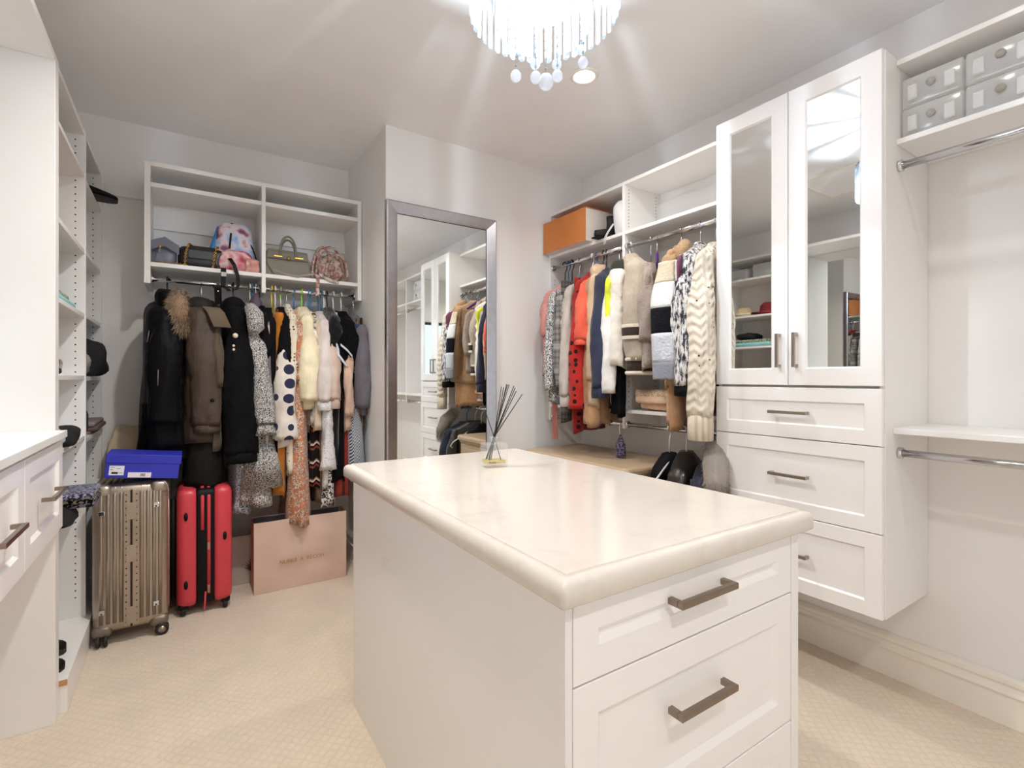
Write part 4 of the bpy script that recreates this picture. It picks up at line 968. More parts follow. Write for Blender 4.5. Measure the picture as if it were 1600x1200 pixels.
def sleeve_mesh(z0, sgn, hw, L, r0, r1, sx, xo, yo, puffer, seed, bend=0, n=16, wr=.004, flare=0, zs=-.1):
    rs = []; m_ = max(6, int(L / .03))
    for i in range(m_ + 1):
        f = i / m_; r = r0 + (r1 - r0) * f
        q_ = min(1, f / .38); r *= .6 + .4 * q_ * q_ * (3 - 2 * q_)
        if flare and f > .8: r += flare * (f - .8) * 5
        pf = 1 + (.14 * abs(sin(f * L * PI / .085)) - .05 if puffer else 0)
        yc = sgn * (hw - r0 * .55 + yo * f + .012 * sin(PI * f)); xc = xo * f + bend * sin(PI * f); zc = z0 + zs - L * f
        ring = []
        for j in range(n):
            a = 2 * PI * j / n
            q = 1 + wr / max(.02, r) * (sin(3 * a + f * 9 + seed) + 1.2 * mnoise.noise(Vector((cos(a) * 2 + seed, sin(a) * 2, f * L * 22))))
            ring.append((xc + r * sx * cos(a) * pf * q, yc + r * sin(a) * .8 * pf * q, zc + (.02 * (1 - f) ** 4 if sin(a) * sgn < 0 else -.0)))
        if i == 0: rs.append([(xc + (p[0] - xc) * .35, yc - sgn * .03 + (p[1] - yc) * .35, zc + .045) for p in ring]); rs.append([(xc + (p[0] - xc) * .8, yc - sgn * .012 + (p[1] - yc) * .8, zc + .025) for p in ring])
        rs.append(ring)
    last = rs[-1]; cx = sum(p[0] for p in last) / n; cy = sum(p[1] for p in last) / n
    rs.append([(cx + (p[0] - cx) * .82, cy + (p[1] - cy) * .82, p[2] + .008) for p in last]); rs.append([(cx + (p[0] - cx) * .75, cy + (p[1] - cy) * .75, p[2] + .05) for p in last])
    return MB().rings(rs)
def band_mesh(z0, z1, cx, cy, rx, ry, n=18, rib=0):
    rs = []
    for z, q in ((z0, .96), (z0 - .002, 1.0), ((z0 + z1) / 2, 1.02), (z1 + .002, 1.0), (z1, .93), (z1 + .012, .8)):
        rs.append([(cx + rx * q * (1 + rib * (j % 2)) * cos(2 * PI * j / n), cy + ry * q * (1 + rib * (j % 2)) * sin(2 * PI * j / n), z) for j in range(n)])
    return MB().rings(rs)
def garment(name, label, cat, rod, u, mat, L, hw=.2, th=.04, hs=1.0, ht=1.15, waist=1.0, yaw=0, sl=0, sr=(.055, .042), sx=.8, smat=None, sxo=0, syo=0, bend=0,
            nf=5, amp=.008, lean=0, puffer=False, drop=.095, hang=None, hlabel=None, cuff=None, hem=None, strap=False, top=0, flare=0, group=None, wr=.0065, tilt=0):
    loc, rz = place(rod, u, yaw); _seed[0] += 1; sd = _seed[0] * 1.37
    t = thing(name, label, cat, loc, rz, local=True, group=group)
    z0 = -drop
    b = body_mesh(z0, L, hw, th, hs, ht, waist, nf, amp, lean, puffer, seed=sd, strap=strap, top=top).build('body', mat, t)
    t['_seed'] = sd
    if sl:
        for sg in (-1, 1):
            s = sleeve_mesh(z0, sg, hw, sl, sr[0], sr[1], sx, sxo, syo, puffer, sd + sg, bend, flare=flare, wr=wr).build('sleeve', smat or mat, t)
            if cuff:
                cm, cl = cuff; r = sr[1] + flare; yc = sg * (hw - sr[0] * .55 + syo)
                band_mesh(z0 - .1 - sl + .006, z0 - .1 - sl - cl, sxo, yc, r * sx * .95, r * .78, 20, .03).build('cuff', cm, s)
    if hem:
        hm, hl = hem
        band_mesh(z0 - L + .006, z0 - L - hl, lean, 0, th * ht * 1.02, hw * hs * .97, 40, .012).build('hem_band', hm, t)
    if hang: hanger(rod, u, yaw, hang, hlabel or (hang + ' hanger holding the ' + label), drop, min(hw, .2))
    return t
def part_tube(t, name, mat, pts, r, n=8, flat=1, up=(0, 0, 1)):
    m = MB(); m.tube(pts, r, n, flat=flat, up=up); return m.build(name, mat, t)
def shirt_collar(t, mat, th, drop=.095, h=.06, w=.075):
    z0 = -drop; m = MB()
    pts = [(th * 1.0 * cos(a), w * sin(a), z0 + .012 - .02 * (cos(a) < 0)) for a in [2 * PI * k / 14 for k in range(14)]]
    r0 = [(p[0] * .7, p[1] * .8, p[2]) for p in pts]; r1 = [(p[0] * .85, p[1] * .9, p[2] + .01) for p in pts]; r2 = [(p[0] * 1.35, p[1] * 1.15, p[2] - h * .75) for p in pts]; r3 = [(p[0] * 1.15, p[1] * 1.05, p[2] - h * .75) for p in pts]
    m.rings([r0, r1, r2, r3]); return m.build('collar', mat, t)
def buttons(t, mat, pts, r=.01, ax=(0, -1, 0)):
    for p in pts: m = MB(); m.ball(p, r, 10, 6); m.build('button', mat, t)
def xL(px, y=3.13): r = ray(px, 600); return r[0] / r[1] * y
def yR(px, x=2.0): r = ray(px, 600); return r[1] / r[0] * x

# ---------------------------------------------------------------- the coats and dresses on the left rod
F = fabric
K_down = F('#100f11', rough=.45, weave=.1, sheen=0); K_wool = F('#131214'); K_knit = F('#141315')
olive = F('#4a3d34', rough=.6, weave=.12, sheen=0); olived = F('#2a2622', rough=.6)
M_furtan = F('#b79a7c', 'heather', ('#6a5140',)); M_furtan2 = F('#d3bda0', 'heather', ('#8d7360',)); M_furgrey = F('#b5aba0', 'heather', ('#8b8580',))
zL = RODS['L'][1]
g = garment('down_coat', 'long black hooded down coat at the end by the shelf tower', 'coat', 'L', -.075, K_down, .80, .23, .105, 1.0, 1.12, sl=.56, sr=(.075, .062), sx=1.1, sxo=-.01, syo=.03, drop=.12, hang='black', hlabel='thick black hanger of the coat by the shelf tower', amp=.008)
m = lump(.1, .17, .17, .1, 14, 2); moved(m, -.005, -.05, -.22); m.build('hood', K_down, g)
part_tube(g, 'hanging_loop', K_down, [(-.01, -.03, -.1), (-.03, -.06, -.13), (-.035, -.08, -.18)], .013)
part_tube(g, 'sleeve_zip', M_nickel, [(-.07, -.24, -.30), (-.078, -.245, -.36)], .0018, 6); part_tube(g, 'sleeve_zip', M_nickel, [(-.03, -.31, -.50), (-.032, -.312, -.58)], .002, 6)
m = body_mesh(-.66, .32, .2, .12, 1.0, 1.15, 1, 6, .012, 0, False, seed=3, top=1); m.build('skirt_panel', K_down, g)
g = garment('parka', 'olive brown parka with tan fur trimmed hood', 'coat', 'L', xL(318, 3.37) - .01, olive, .80, .24, .10, 1.0, 1.12, sl=.60, sr=(.088, .066), sx=1.0, sxo=.02, syo=.03, drop=.1, hang='wire', hlabel='thin steel hook of the hanger under the olive parka', amp=.008, cuff=(olive, .035), wr=.008)
pth = [(-.105, -.10, -.10), (-.115, -.16, -.15), (-.105, -.19, -.22), (-.085, -.2, -.29)]
m = MB(); m.tube(pth, [.04, .052, .046, .03], 10); fb = m.build('fur_trim', M_furtan, g); stuff(fur(pth, .052, 4200, .032, 4).build('fur', M_furtan, fb)); stuff(fur(pth, .055, 1800, .034, 9).build('fur', M_furtan2, fb))
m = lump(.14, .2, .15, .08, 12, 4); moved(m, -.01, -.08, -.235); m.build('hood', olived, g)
m = MB(); m.ball((.04, -.335, -.66), .011, 10, 6); m.build('button', M_black, g)
for zz in (): part_tube(g, 'sleeve_crease', olived, [(-.07, -.27, zz + .01), (-.03, -.318, zz - .008), (.02, -.322, zz)], .004, 6, .5)
g = garment('long_coat', 'long dark charcoal coat hanging below the olive parka', 'coat', 'L', xL(322), F('#211e1c'), 1.02, .215, .075, 1.05, 1.35, drop=.12)
g = garment('trench_coat', 'khaki brown trench coat with wide lapel beside the parka', 'coat', 'L', xL(337), F('#54473a'), .78, .235, .03, 1.0, 1.1, sl=.34, sr=(.05, .05), sx=.55, sxo=.02, syo=.015, drop=.15)
m = MB(); m.ribbon([(-.02, -.2, -.16), (.0, -.25, -.19), (.03, -.27, -.27)], (1, .25, 0), .085, .008); m.build('lapel', F('#5f5142'), g)
st = thing('hanging_strap', 'black strap with a steel snap hanging beside the trench coat', 'strap', (xL(341), 3.16, 1.79), local=True)
m = MB(); m.ribbon([(0, .19, -.02), (0, .05, -.03), (0, 0, -.05), (.002, -.005, -.14)], (1, 0, 0), .034, .006); m.build('strap', K_wool, st); m = MB(); m.ball((0, -.008, -.07), .005, 8, 5); m.build('snap', M_chrome, st)
g = garment('wool_coat', 'black coat with pearl buttons and a puffed long sleeve', 'coat', 'L', xL(370), K_wool, .93, .23, .075, 1.0, 1.1, sl=.78, sr=(.07, .085), sx=1.0, sxo=.02, syo=.04, drop=.08, hang='black', hlabel='black hanger of the coat with pearl buttons', amp=.006, cuff=(K_wool, .05), wr=.007)
M_pearl = plain('pearl_button', '#e8d6c4', .15, 0, .02)
zb_ = lambda py, px=368: on_y(px, py, 3.05).z - zL
for py, rr_ in ((524, .0135), (540, .007), (546, .007)): m = MB(); m.ball((-.02 if rr_ < .01 else -.012, -.305, zb_(py)), rr_, 12, 8); m.build('pearl_button', M_pearl, g)
m = MB(); m.ball((.02, -.31, zb_(731)), .006, 10, 6); m.build('snap', M_chrome, g)
m = lump(.1, .1, .13, .1, 12, 31); moved(m, -.01, -.13, -.21); m.build('collar', K_wool, g)
ditsy = F('#c4c0bc', 'ditsy', ('#33373f', '#d3cec8'), 1.0); ditsyb = F('#c9cdd2', 'ditsy', ('#4a5a70', '#c9cdd2'), .9)
g = garment('ruffle_dress', 'long grey ditsy floral dress with ruffled cuffs', 'dress', 'L', xL(398), ditsy, 1.17, .21, .05, 1.1, 1.9, sl=.60, sr=(.055, .055), sx=.95, sxo=.055, syo=.03, drop=.1, hang='cream', hlabel='cream curved hanger of the grey floral dress', amp=.011, nf=6, lean=.02)
m = MB(); m.tube([(-.02, -.2, -.14), (.0, -.245, -.19), (.005, -.25, -.26), (-.01, -.235, -.30)], [.03, .045, .045, .02], 10); m.build('ruffle', ditsy, g)
for (a, b_, r_) in ((-.77, -.8, .052), (-.8, -.865, .06)):
    m = MB(); m.rings([[(.055 + q * (1 + .12 * sin(7 * t_)) * cos(t_), -.235 + q * .8 * (1 + .12 * sin(7 * t_)) * sin(t_), z) for t_ in [2 * PI * k / 42 for k in range(42)]] for z, q in ((a, .036), ((a + b_) / 2, r_ * .8), (b_, r_), (b_ + .01, r_ * .85))]); m.build('ruffle_cuff', ditsy, g)
g2 = MB(); g2.rings([[(.05 + q * (1 + .07 * sin(6 * t_)) * cos(t_), -.17 + q * .7 * (1 + .07 * sin(6 * t_ + 1)) * sin(t_), z) for t_ in [2 * PI * k / 40 for k in range(40)]] for z, q in ((-.84, .05), (-.97, .075), (-.98, .085), (-1.17, .11), (-1.16, .1))]); g2.build('tiered_skirt', ditsy, g)
g = garment('summer_dress', 'blue-grey floral dress hem showing beside the ruffled dress', 'dress', 'L', xL(381), ditsyb, 1.20, .2, .045, 1.0, 1.3, strap=True, drop=.12)
sa = thing('scent_sachet', 'sheer mauve drawstring sachet on the rod among the black clothes', 'sachet', (xL(400, 3.33), 3.34, 1.79), local=True)
M_sheer = clear_mix('sheer_mauve', hexc('#8b7388'), .25, rough=.5)
m = MB(); m.lathe([(.004, -.035), (.014, -.05), (.034, -.085), (.036, -.13), (.028, -.165), (.0001, -.17)], 14); m.build('pouch', M_sheer, sa)
part_tube(sa, 'hook', HCOL['white'], [(0, .0, -.04), (0, .0, -.02)] + [(0, .018 * cos(a), .018 * sin(a)) for a in [-.4 + k * .45 for k in range(8)]], .002, 6)
garment('tee', 'plain black tee hanging right after the mauve sachet', 'top', 'L', xL(414), K_knit, .52, .2, .045, 1.0, 1.1, sl=.22, sr=(.055, .055), sx=.9, drop=.11, hang='black', hlabel='black hanger of the plain black tee')
garment('jumpsuit', 'long black jumpsuit behind the plain black tee', 'dress', 'L', xL(428), F('#171618'), .98, .2, .04, 1.0, 1.5, drop=.12)
garment('long_cardigan', 'thin cream and grey striped cardigan edge between black clothes', 'top', 'L', xL(421), F('#d4c2ae', 'stripes', ('#77757c',), .35, thr=.4), .78, .215, .012, 1.0, 1.2, drop=.14)
garment('mustard_top', 'mustard olive camisole strip before the lime hanger', 'top', 'L', xL(434), F('#8a7a2c'), .55, .205, .016, 1.0, 1.2, drop=.12, strap=True, hang='yellow', hlabel='yellow plastic hanger of the mustard camisole')
garment('wine_top', 'wine red strappy top on the crossed white hanger', 'top', 'L', xL(440), F('#6f2430'), .38, .2, .016, 1.0, 1.1, strap=True, drop=.13, hang='white', hlabel='white plastic hanger of the wine red strappy top')
garment('boxy_blouse', 'short black boxy top above the polka dot blouse', 'top', 'L', xL(449), K_knit, .45, .21, .04, 1.0, 1.1, sl=.28, sr=(.05, .05), sx=.9, drop=.11, hang='green', hlabel='lime green hanger of the short black top')
dots = F('#dfd6cc', 'dots', ('#282a44',), .46, thr=.36, rnd=.25)
garment('polka_blouse', 'cream blouse with big navy polka dots', 'blouse', 'L', xL(449), dots, .8, .205, .05, 1.0, 1.25, sl=.66, sr=(.05, .06), sx=1.0, sxo=-.01, syo=.03, drop=.14, flare=.012, hang='cream', hlabel='cream hanger of the big polka dot blouse', wr=.007)
sdots = F('#e3d6c2', 'dots', ('#1f1d20',), 1.9, thr=.27, rnd=.3)
garment('dotted_dress', 'cream dress with small black dots and gathered cuffs', 'dress', 'L', xL(459), sdots, 1.03, .212, .032, .9, 1.3, sl=.3, sr=(.035, .03), sx=.8, syo=.0, drop=.09, flare=.014, hang='wire', hlabel='steel hook of the small-dotted dress hanger')
garment('rust_trousers', 'mustard orange trousers hanging low below the polka dots', 'trousers', 'L', xL(440), F('#b5701f'), 1.08, .2, .04, .9, 1.3, drop=.16, amp=.012, top=1)
terra = F('#c07a55', 'floral', ('#c07a55', '#e6d8c8', '#5a5a50'), 1.0)
garment('maxi_dress', 'long terracotta floral maxi dress reaching the paper bag', 'dress', 'L', xL(471), terra, 1.30, .2, .04, 1.15, 1.55, sl=.34, sr=(.03, .04), sx=.85, drop=.12, flare=.012, hang='blue', hlabel='blue hanger of the terracotta maxi dress', amp=.01)
garment('ivory_jacket', 'ivory cream long-sleeved jacket', 'jacket', 'L', xL(484), F('#e6d8b8', weave=.4), .62, .22, .05, 1.0, 1.2, sl=.48, sr=(.06, .055), sx=.95, syo=.03, drop=.1, hang='green', hlabel='green hanger of the ivory jacket', wr=.007)
garment('print_blouse', 'white blouse with black graphic print between ivory and lilac jackets', 'blouse', 'L', xL(495), F('#ded6ca', 'water', ('#e6dfd4', '#2d2a2e', '#e6dfd4', '#b9a58c'), 1.6), .7, .2, .03, 1, 1.3, sl=.26, sr=(.045, .04), sx=.7, drop=.12, hang='blue', hlabel='blue hanger of the graphic print blouse')
garment('beige_cardigan', 'oatmeal long cardigan edge below the graphic print blouse', 'cardigan', 'L', xL(500), F('#cdb89f'), .74, .215, .03, 1, 1.3, drop=.13)
garment('ethnic_dress', 'dark patterned dress with red and white diamond bands', 'dress', 'L', xL(499), F('#1d1716', 'ethnic', ('#7c3b2c', '#cfc1b1', '#8a6a50'), 1), 1.08, .2, .03, 1.0, 1.4, drop=.14, strap=True, hang='blue', hlabel='blue hanger of the diamond band dress')
garment('lilac_jacket', 'pale lilac jacket with lace appliques on the sleeves', 'jacket', 'L', xL(511), F('#cfc3bd', weave=.3), .6, .22, .042, 1, 1.15, sl=.47, sr=(.058, .052), sx=.85, sxo=-.01, syo=.03, drop=.12, hang='blue', hlabel='blue hanger of the pale lilac jacket', cuff=(F('#dad6d6', 'lace', ('#b9b4b6',), thr=.35), .05))
garment('linen_shirt', 'pinkish beige linen shirt beside the lilac jacket', 'shirt', 'L', xL(523), F('#cbb3a4', weave=.5), .62, .215, .038, 1, 1.2, sl=.44, sr=(.05, .045), sx=.85, syo=.03, drop=.14, cuff=(F('#c4a99b', weave=.5), .05), hang='wire', hlabel='thin steel hook of the linen shirt hanger')
garment('lace_tunic', 'sheer grey white tunic with scalloped lace hem', 'top', 'L', xL(514), F('#d6d3d2', 'lace', ('#b3adae',), 1, thr=.3), 1.08, .205, .026, 1, 1.5, sl=.86, sr=(.03, .032), sx=.95, syo=.02, drop=.14, flare=.02)
garment('velvet_dress', 'black velvet dress with rounded shoulder after the blue hangers', 'dress', 'L', xL(522) + .015, F('#0f0e10', sheen=.4), .98, .225, .045, .95, 1.3, nf=9, amp=.008, sl=.2, sr=(.06, .05), sx=.9, drop=.09, hang='black', hlabel='black hanger of the black velvet dress')
g = garment('trimmed_top', 'black top with white satin trim straps', 'top', 'L', xL(536), F('#0f0f11'), .50, .22, .045, 1, 1.1, sl=.24, sr=(.06, .06), sx=.9, drop=.11, hang='white', hlabel='white hanger of the black top with satin trim')
m = MB(); m.ribbon([(-.012, -.12, -.13), (-.03, -.205, -.19), (-.036, -.235, -.3), (-.03, -.245, -.4), (.02, -.25, -.47)], (1, .3, 0), .017, .004); m.build('satin_trim', F('#c9cbd6', rough=.4), g)
m = MB(); m.ribbon([(-.02, -.262, -.34), (.02, -.268, -.375), (.05, -.262, -.41)], (0, .2, 1), .014, .004); m.build('satin_trim', F('#c9cbd6', rough=.4), g)
garment('pleated_skirt', 'long black pleated skirt in front of dark red hems', 'skirt', 'L', xL(531), F('#121214'), .98, .2, .055, 1.05, 1.5, nf=14, amp=.009, top=1, drop=.2)
garment('black_blouse', 'black puff-shoulder blouse on the white hanger by the grey coat', 'blouse', 'L', xL(549), F('#111113'), .55, .215, .05, 1, 1.1, sl=.26, sr=(.075, .06), sx=.95, drop=.11, hang='white', hlabel='white hanger of the puff-shoulder black blouse')
garment('peach_blouse', 'peach blouse with open collar below the black tops', 'blouse', 'L', xL(546), F('#d4b3a0', 'stripes', ('#c9a692',), .5), .66, .225, .025, 1, 1.2, sl=.46, sr=(.035, .03), sx=.8, drop=.22, syo=.02)
garment('stripe_dress', 'navy and white fine striped flared dress', 'dress', 'L', xL(555), F('#c9ccd4', 'diag', ('#2d3750',), 2.0, thr=.0), .98, .215, .04, 1.1, 2.1, waist=.9, nf=6, amp=.012, drop=.2, lean=.02)
garment('grey_coat', 'mid grey wool coat against the recess wall', 'coat', 'L', xL(566) + .012, F('#77727a', 'heather', ('#5d5962',)), .64, .225, .042, 1.0, 1.2, sl=.50, sr=(.072, .066), sx=.74, syo=.02, sxo=.0, drop=.13, hang='brown', hlabel='brown wooden hanger of the grey coat')
garment('bronze_skirt', 'brown and gold pleated hem beneath the grey coat', 'skirt', 'L', .945, F('#8a6a3c', 'stripes', ('#2a2019',), .6), .7, .2, .022, 1, 1.1, drop=.16, top=1)
garment('denim_skirt', 'dark blue denim skirt lowest beside the recess wall', 'skirt', 'L', .925, F('#36425c'), .85, .2, .028, 1, 1.1, drop=.2, top=1)
garment('red_dress', 'dark red and orange pleated hem behind the black skirt', 'dress', 'L', xL(536) + .02, F('#8d2f22', 'stripes', ('#3a1512',), .5), 1.09, .19, .05, 1, 1.5, drop=.2, top=1)
garment('leopard_tunic', 'brown ragged-hem tunic between patterned and lace hems', 'top', 'L', xL(507), F('#6d5743'), 1.14, .19, .02, 1, 1.3, drop=.18, strap=True)
garment('navy_dress', 'white lace-edged skirt with black print low beside black pleats', 'skirt', 'L', xL(520), F('#d9d6d6', 'ditsy', ('#2c2b30', '#dedbdb'), .45), 1.13, .2, .028, 1, 1.5, drop=.2, top=1, nf=9, amp=.01)
for k, (px, c_, lb) in enumerate(((394.0, 'blue', 'bright blue empty hanger behind the grey floral dress'), (502, 'blue', 'middle blue hanger in the close row of blue hangers'), (506, 'white', 'white flat hanger hidden among the blue hangers'))):
    hanger('L', xL(px, 3.37), (0, 6, -5)[k], c_, lb, .1, .17)

# ---------------------------------------------------------------- clothes on the upper right rod
zR = RODS['R'][1]
garment('pink_tee', 'dusty pink short-sleeved tee nearest the wall mirror', 'top', 'R', 2.655, F('#c98a82'), .62, .205, .04, 1, 1.1, yaw=0, sl=.27, sr=(.06, .055), sx=.8, drop=.14, hang='blue', hlabel='blue hanger of the dusty pink tee')
g = garment('pink_sash_dress', 'dusty rose dress with long sash tails over the dresser', 'dress', 'R', 2.69, F('#a8675f'), .6, .18, .02, drop=.16, hang='black', hlabel='wide black hanger of the dusty rose dress')
for dx in (0, .028): m = MB(); m.ribbon([(.03 + dx, -.12, -.7), (.034 + dx, -.13, -.9), (.04 + dx, -.13, -1.19)], (1, .3, 0), .022, .003); m.build('sash', F('#a8675f'), g)
bwf = F('#d5d2cf', 'ditsy', ('#2f2f34', '#dad7d4'), .75)
garment('floral_dress', 'black and white speckled floral dress after the pink tee', 'dress', 'R', yR(860) + .03, bwf, .80, .215, .035, 1, 1.15, yaw=8, sl=.62, sr=(.05, .042), sx=.75, syo=.03, drop=.15, hang='black', hlabel='black hanger of the speckled floral dress')
plaid = F('#8f8783', 'plaid', ('#4a4648', '#b3aaa4'), .9)
garment('plaid_dress', 'grey plaid belted dress', 'dress', 'R', yR(874) + .05, plaid, .78, .215, .038, 1, 1.2, yaw=12, sl=.58, sr=(.05, .045), sx=.85, syo=.01, drop=.16, hang='wire', hlabel='steel hook of the grey plaid dress hanger')
garment('plaid_skirt', 'dark plaid skirt below the grey plaid dress', 'skirt', 'R', yR(877) + .05, F('#5b5654', 'plaid', ('#2b292b', '#7a736f'), 1.1), .90, .2, .035, 1, 1.2, yaw=12, drop=.16, top=1)
garment('tweed_jacket', 'black and white tweed jacket beside the plaid dress', 'jacket', 'R', yR(884) + .07, F('#8e8785', 'tweed', ('#2a282b', '#d8d2cf'), 1.3), .8, .215, .028, 1, 1.2, yaw=15, sl=.6, sr=(.045, .04), sx=.7, drop=.15)
garment('red_sweater', 'dark red wool sweater with high shoulder', 'sweater', 'R', yR(900) + .08, F('#99251f', weave=.5), .55, .21, .04, 1, 1.1, yaw=20, sl=.3, sr=(.055, .05), sx=.8, drop=.11, hang='white', hlabel='white hanger of the dark red sweater')
gy = F('#bdb4ac', weave=.4)
garment('grey_sweatshirt', 'light grey sweatshirt with long ribbed cuff', 'sweatshirt', 'R', yR(887) + .085, gy, .72, .225, .03, 1, 1.1, yaw=20, sl=.66, sr=(.052, .046), sx=.75, syo=.045, drop=.14, cuff=(gy, .06))
reddot = F('#b3261f', 'dots', ('#1d1212',), .85, thr=.3, rnd=.6)
garment('ladybird_blouse', 'red blouse with black dots', 'blouse', 'R', yR(901) + .09, reddot, .78, .215, .04, 1, 1.2, yaw=22, sl=.72, sr=(.05, .06), sx=.9, syo=.02, drop=.15, hang='blue', hlabel='blue hanger of the red blouse with black dots', flare=.01)
garment('red_blouse_hem', 'darker red dotted skirt hem below the red blouse', 'skirt', 'R', yR(897) + .09, F('#8d1f1c', 'dots', ('#1a0f0f',), .8, thr=.3, rnd=.5), .96, .2, .03, 1, 1.1, yaw=22, drop=.16, top=1)
coral = F('#e2604a', weave=.5)
garment('coral_jacket', 'coral orange jacket with short sleeve over dotted red blouse', 'jacket', 'R', yR(911) + .11, coral, .42, .225, .035, 1, 1.1, yaw=25, sl=.33, sr=(.05, .052), sx=.9, syo=.03, drop=.13, cuff=(coral, .025), hang='blue', hlabel='blue hanger of the coral jacket')
bei = F('#c8ad8f', weave=.45)
g = garment('beige_hoodie', 'beige hooded jacket with gathered hood', 'jacket', 'R', yR(924) + .12, bei, .86, .215, .04, 1, 1.15, yaw=28, sl=.6, sr=(.045, .045), sx=.8, drop=.1, hang='black', hlabel='black hanger of the beige hooded jacket')
m = lump(.1, .16, .16, .16, 16, 7); moved(m, .0, -.06, -.24); m.build('hood', bei, g)
garment('tan_dress', 'tan satin gathered hem below the navy sweatshirt', 'dress', 'R', yR(923) + .13, F('#b98e68', rough=.5), .95, .215, .06, 1, 1.2, yaw=28, drop=.12, nf=8, amp=.01)
navy = F('#2f3247', weave=.35)
garment('navy_sweatshirt', 'navy sweatshirt with long sleeve and ribbed cuff', 'sweatshirt', 'R', 2.285, navy, .72, .225, .04, 1, 1.1, yaw=37, sl=.64, sr=(.062, .058), sx=.9, syo=.045, drop=.1, cuff=(navy, .06), hang='black', hlabel='dark metal hanger of the navy sweatshirt')
garment('neon_vest', 'neon yellow vest edge between navy and white', 'vest', 'R', 2.222, F('#d8e03a'), .5, .255, .028, 1, 1.1, yaw=38, drop=.14)
garment('white_hoodie', 'off-white sweatshirt with loose sleeve behind the puffer vest', 'sweatshirt', 'R', 2.225, F('#e3ddd6', weave=.4), .72, .225, .03, 1, 1.1, yaw=38, sl=.62, sr=(.05, .05), sx=.8, syo=.02, drop=.15)
g = garment('puffer_vest', 'cream white quilted puffer vest with dark olive collar', 'vest', 'R', 2.175, F('#e6ddd1', rough=.5, weave=.1), .62, .235, .06, 1, 1.05, yaw=42, puffer=True, drop=.1, hang='wire', hlabel='steel hook of the white puffer vest hanger')
m = lump(.13, .2, .17, .06, 10, 9); moved(m, .01, -.06, -.25); m.build('collar', F('#34332a', weave=.5), g)
garment('black_dress', 'black dress hem hanging under the puffer vest', 'dress', 'R', 2.17, F('#151517'), .5, .18, .035, 1, 1.1, yaw=42, drop=.5, top=1)
taupe = F('#a89a89', 'heather', ('#c2b5a4',)); brn = F('#3a2d27', weave=.6); crm = F('#e3d8c8', weave=.6)
zz = RODS['R'][1]
gc = g = garment('taupe_cardigan', 'taupe knit cardigan with brown and cream striped trims', 'cardigan', 'R', 2.085, taupe, .57, .215, .06, 1.0, 1.15, yaw=60, sl=.53, sr=(.1, .084), sx=1.15, syo=.03, sxo=.015, drop=.06, cuff=(brn, .06), hem=(brn, .06), hang='white', hlabel='white curved hanger end of the taupe cardigan', wr=.006)
m = MB(); m.ribbon([(.05, .02, -.07), (.058, .06, -.13), (.06, .1, -.26)], (0, 1, .3), .035, .006); m.build('front_band', brn, g); m = MB(); m.ribbon([(.052, .045, -.07), (.06, .085, -.13), (.062, .125, -.26)], (0, 1, .3), .012, .006); m.build('front_band', crm, g)
yc = -(.215 - .075 * .55 + .03)
yc = -(.215 - .1 * .55 + .03)
for z_ in (-.06 - .1 - .53 + .02, -.06 - .1 - .53 - .055): band_mesh(z_, z_ - .02, .015, yc, .097, .068, 20, .03).build('cuff_edge', crm, g); band_mesh(-.06 - .57 - .06, -.06 - .57 - .08, 0, 0, .062, .21, 40, .012).build('hem_edge', crm, g)
garment('oat_sweater', 'oatmeal fuzzy sweater behind the taupe cardigan', 'sweater', 'R', 1.93, F('#a5958a', 'sherpa'), .6, .2, .04, 1, 1.1, yaw=35, sl=.35, sr=(.05, .05), sx=.9, drop=.14, hang='purple', hlabel='purple velvet hanger of the oatmeal sweater')
hanger('R', 1.885, 40, 'purple', 'second purple hanger, empty, facing the room', .08, .19)
tanf = F('#b3926f', 'sherpa'); 
g = garment('patchwork_coat', 'tan fleece coat with black, white and cream patches', 'coat', 'R', 1.725, tanf, .74, .22, .05, 1, 1.1, yaw=26, sl=.60, sr=(.088, .076), sx=1.15, syo=.035, sxo=.01, drop=.09, hang='brown', hlabel='brown hanger of the tan patchwork coat')
pc_ = {'k': F('#17171c', 'sherpa'), 'w': F('#dcdad8', 'sherpa'), 'c': F('#d8c8ae', 'sherpa'), 'g': F('#c7c8cd', 'sherpa', scale=.7), 'l': F('#8f8f99', 'sherpa'), 't': F('#a2815f', 'sherpa', scale=.6)}
def sleeve_patch(t, z1, z0, a0, a1, mt, r0=.088, r1=.076, sx=1.15, hw=.22, sl=.6, drop=.09, syo=.035, sxo=.01):
    rs = []; n = 10
    for q in (0.003, .008):
        for i in range(9):
            f = (z1 + (z0 - z1) * i / 8); q_ = min(1, f / .38); r = (r0 + (r1 - r0) * f) * (.6 + .4 * q_ * q_ * (3 - 2 * q_)) * 1.04 + q + .002; yc_ = -(hw - r0 * .55 + syo * f + .012 * sin(PI * f)); z_ = -drop - .1 - sl * f
            rs.append([(sxo * f + r * sx * cos(a0 + (a1 - a0) * j / n), yc_ + r * .8 * sin(a0 + (a1 - a0) * j / n), z_) for j in range(n + 1)])
    mb = MB(); w_ = n + 1; vs = [p for r in rs for p in r]; fs = []
    for i in range(8):
        for j in range(n):
            b_ = 9 * w_ + i * w_ + j; fs.append((b_, b_ + 1, b_ + w_ + 1, b_ + w_))
    for i in range(8):
        for j, in ((0,), (n,)): a_ = i * w_ + j; b_ = 9 * w_ + a_; fs.append((a_, a_ + w_, b_ + w_, b_))
    for i in (0, 8):
        for j in range(n): a_ = i * w_ + j; b_ = 9 * w_ + a_; fs.append((a_, a_ + 1, b_ + 1, b_))
    mb.add(vs, fs, True); return mb.build('patch', mt, t)
A0, A1, A2 = -PI * .98, -PI * .42, PI * .1
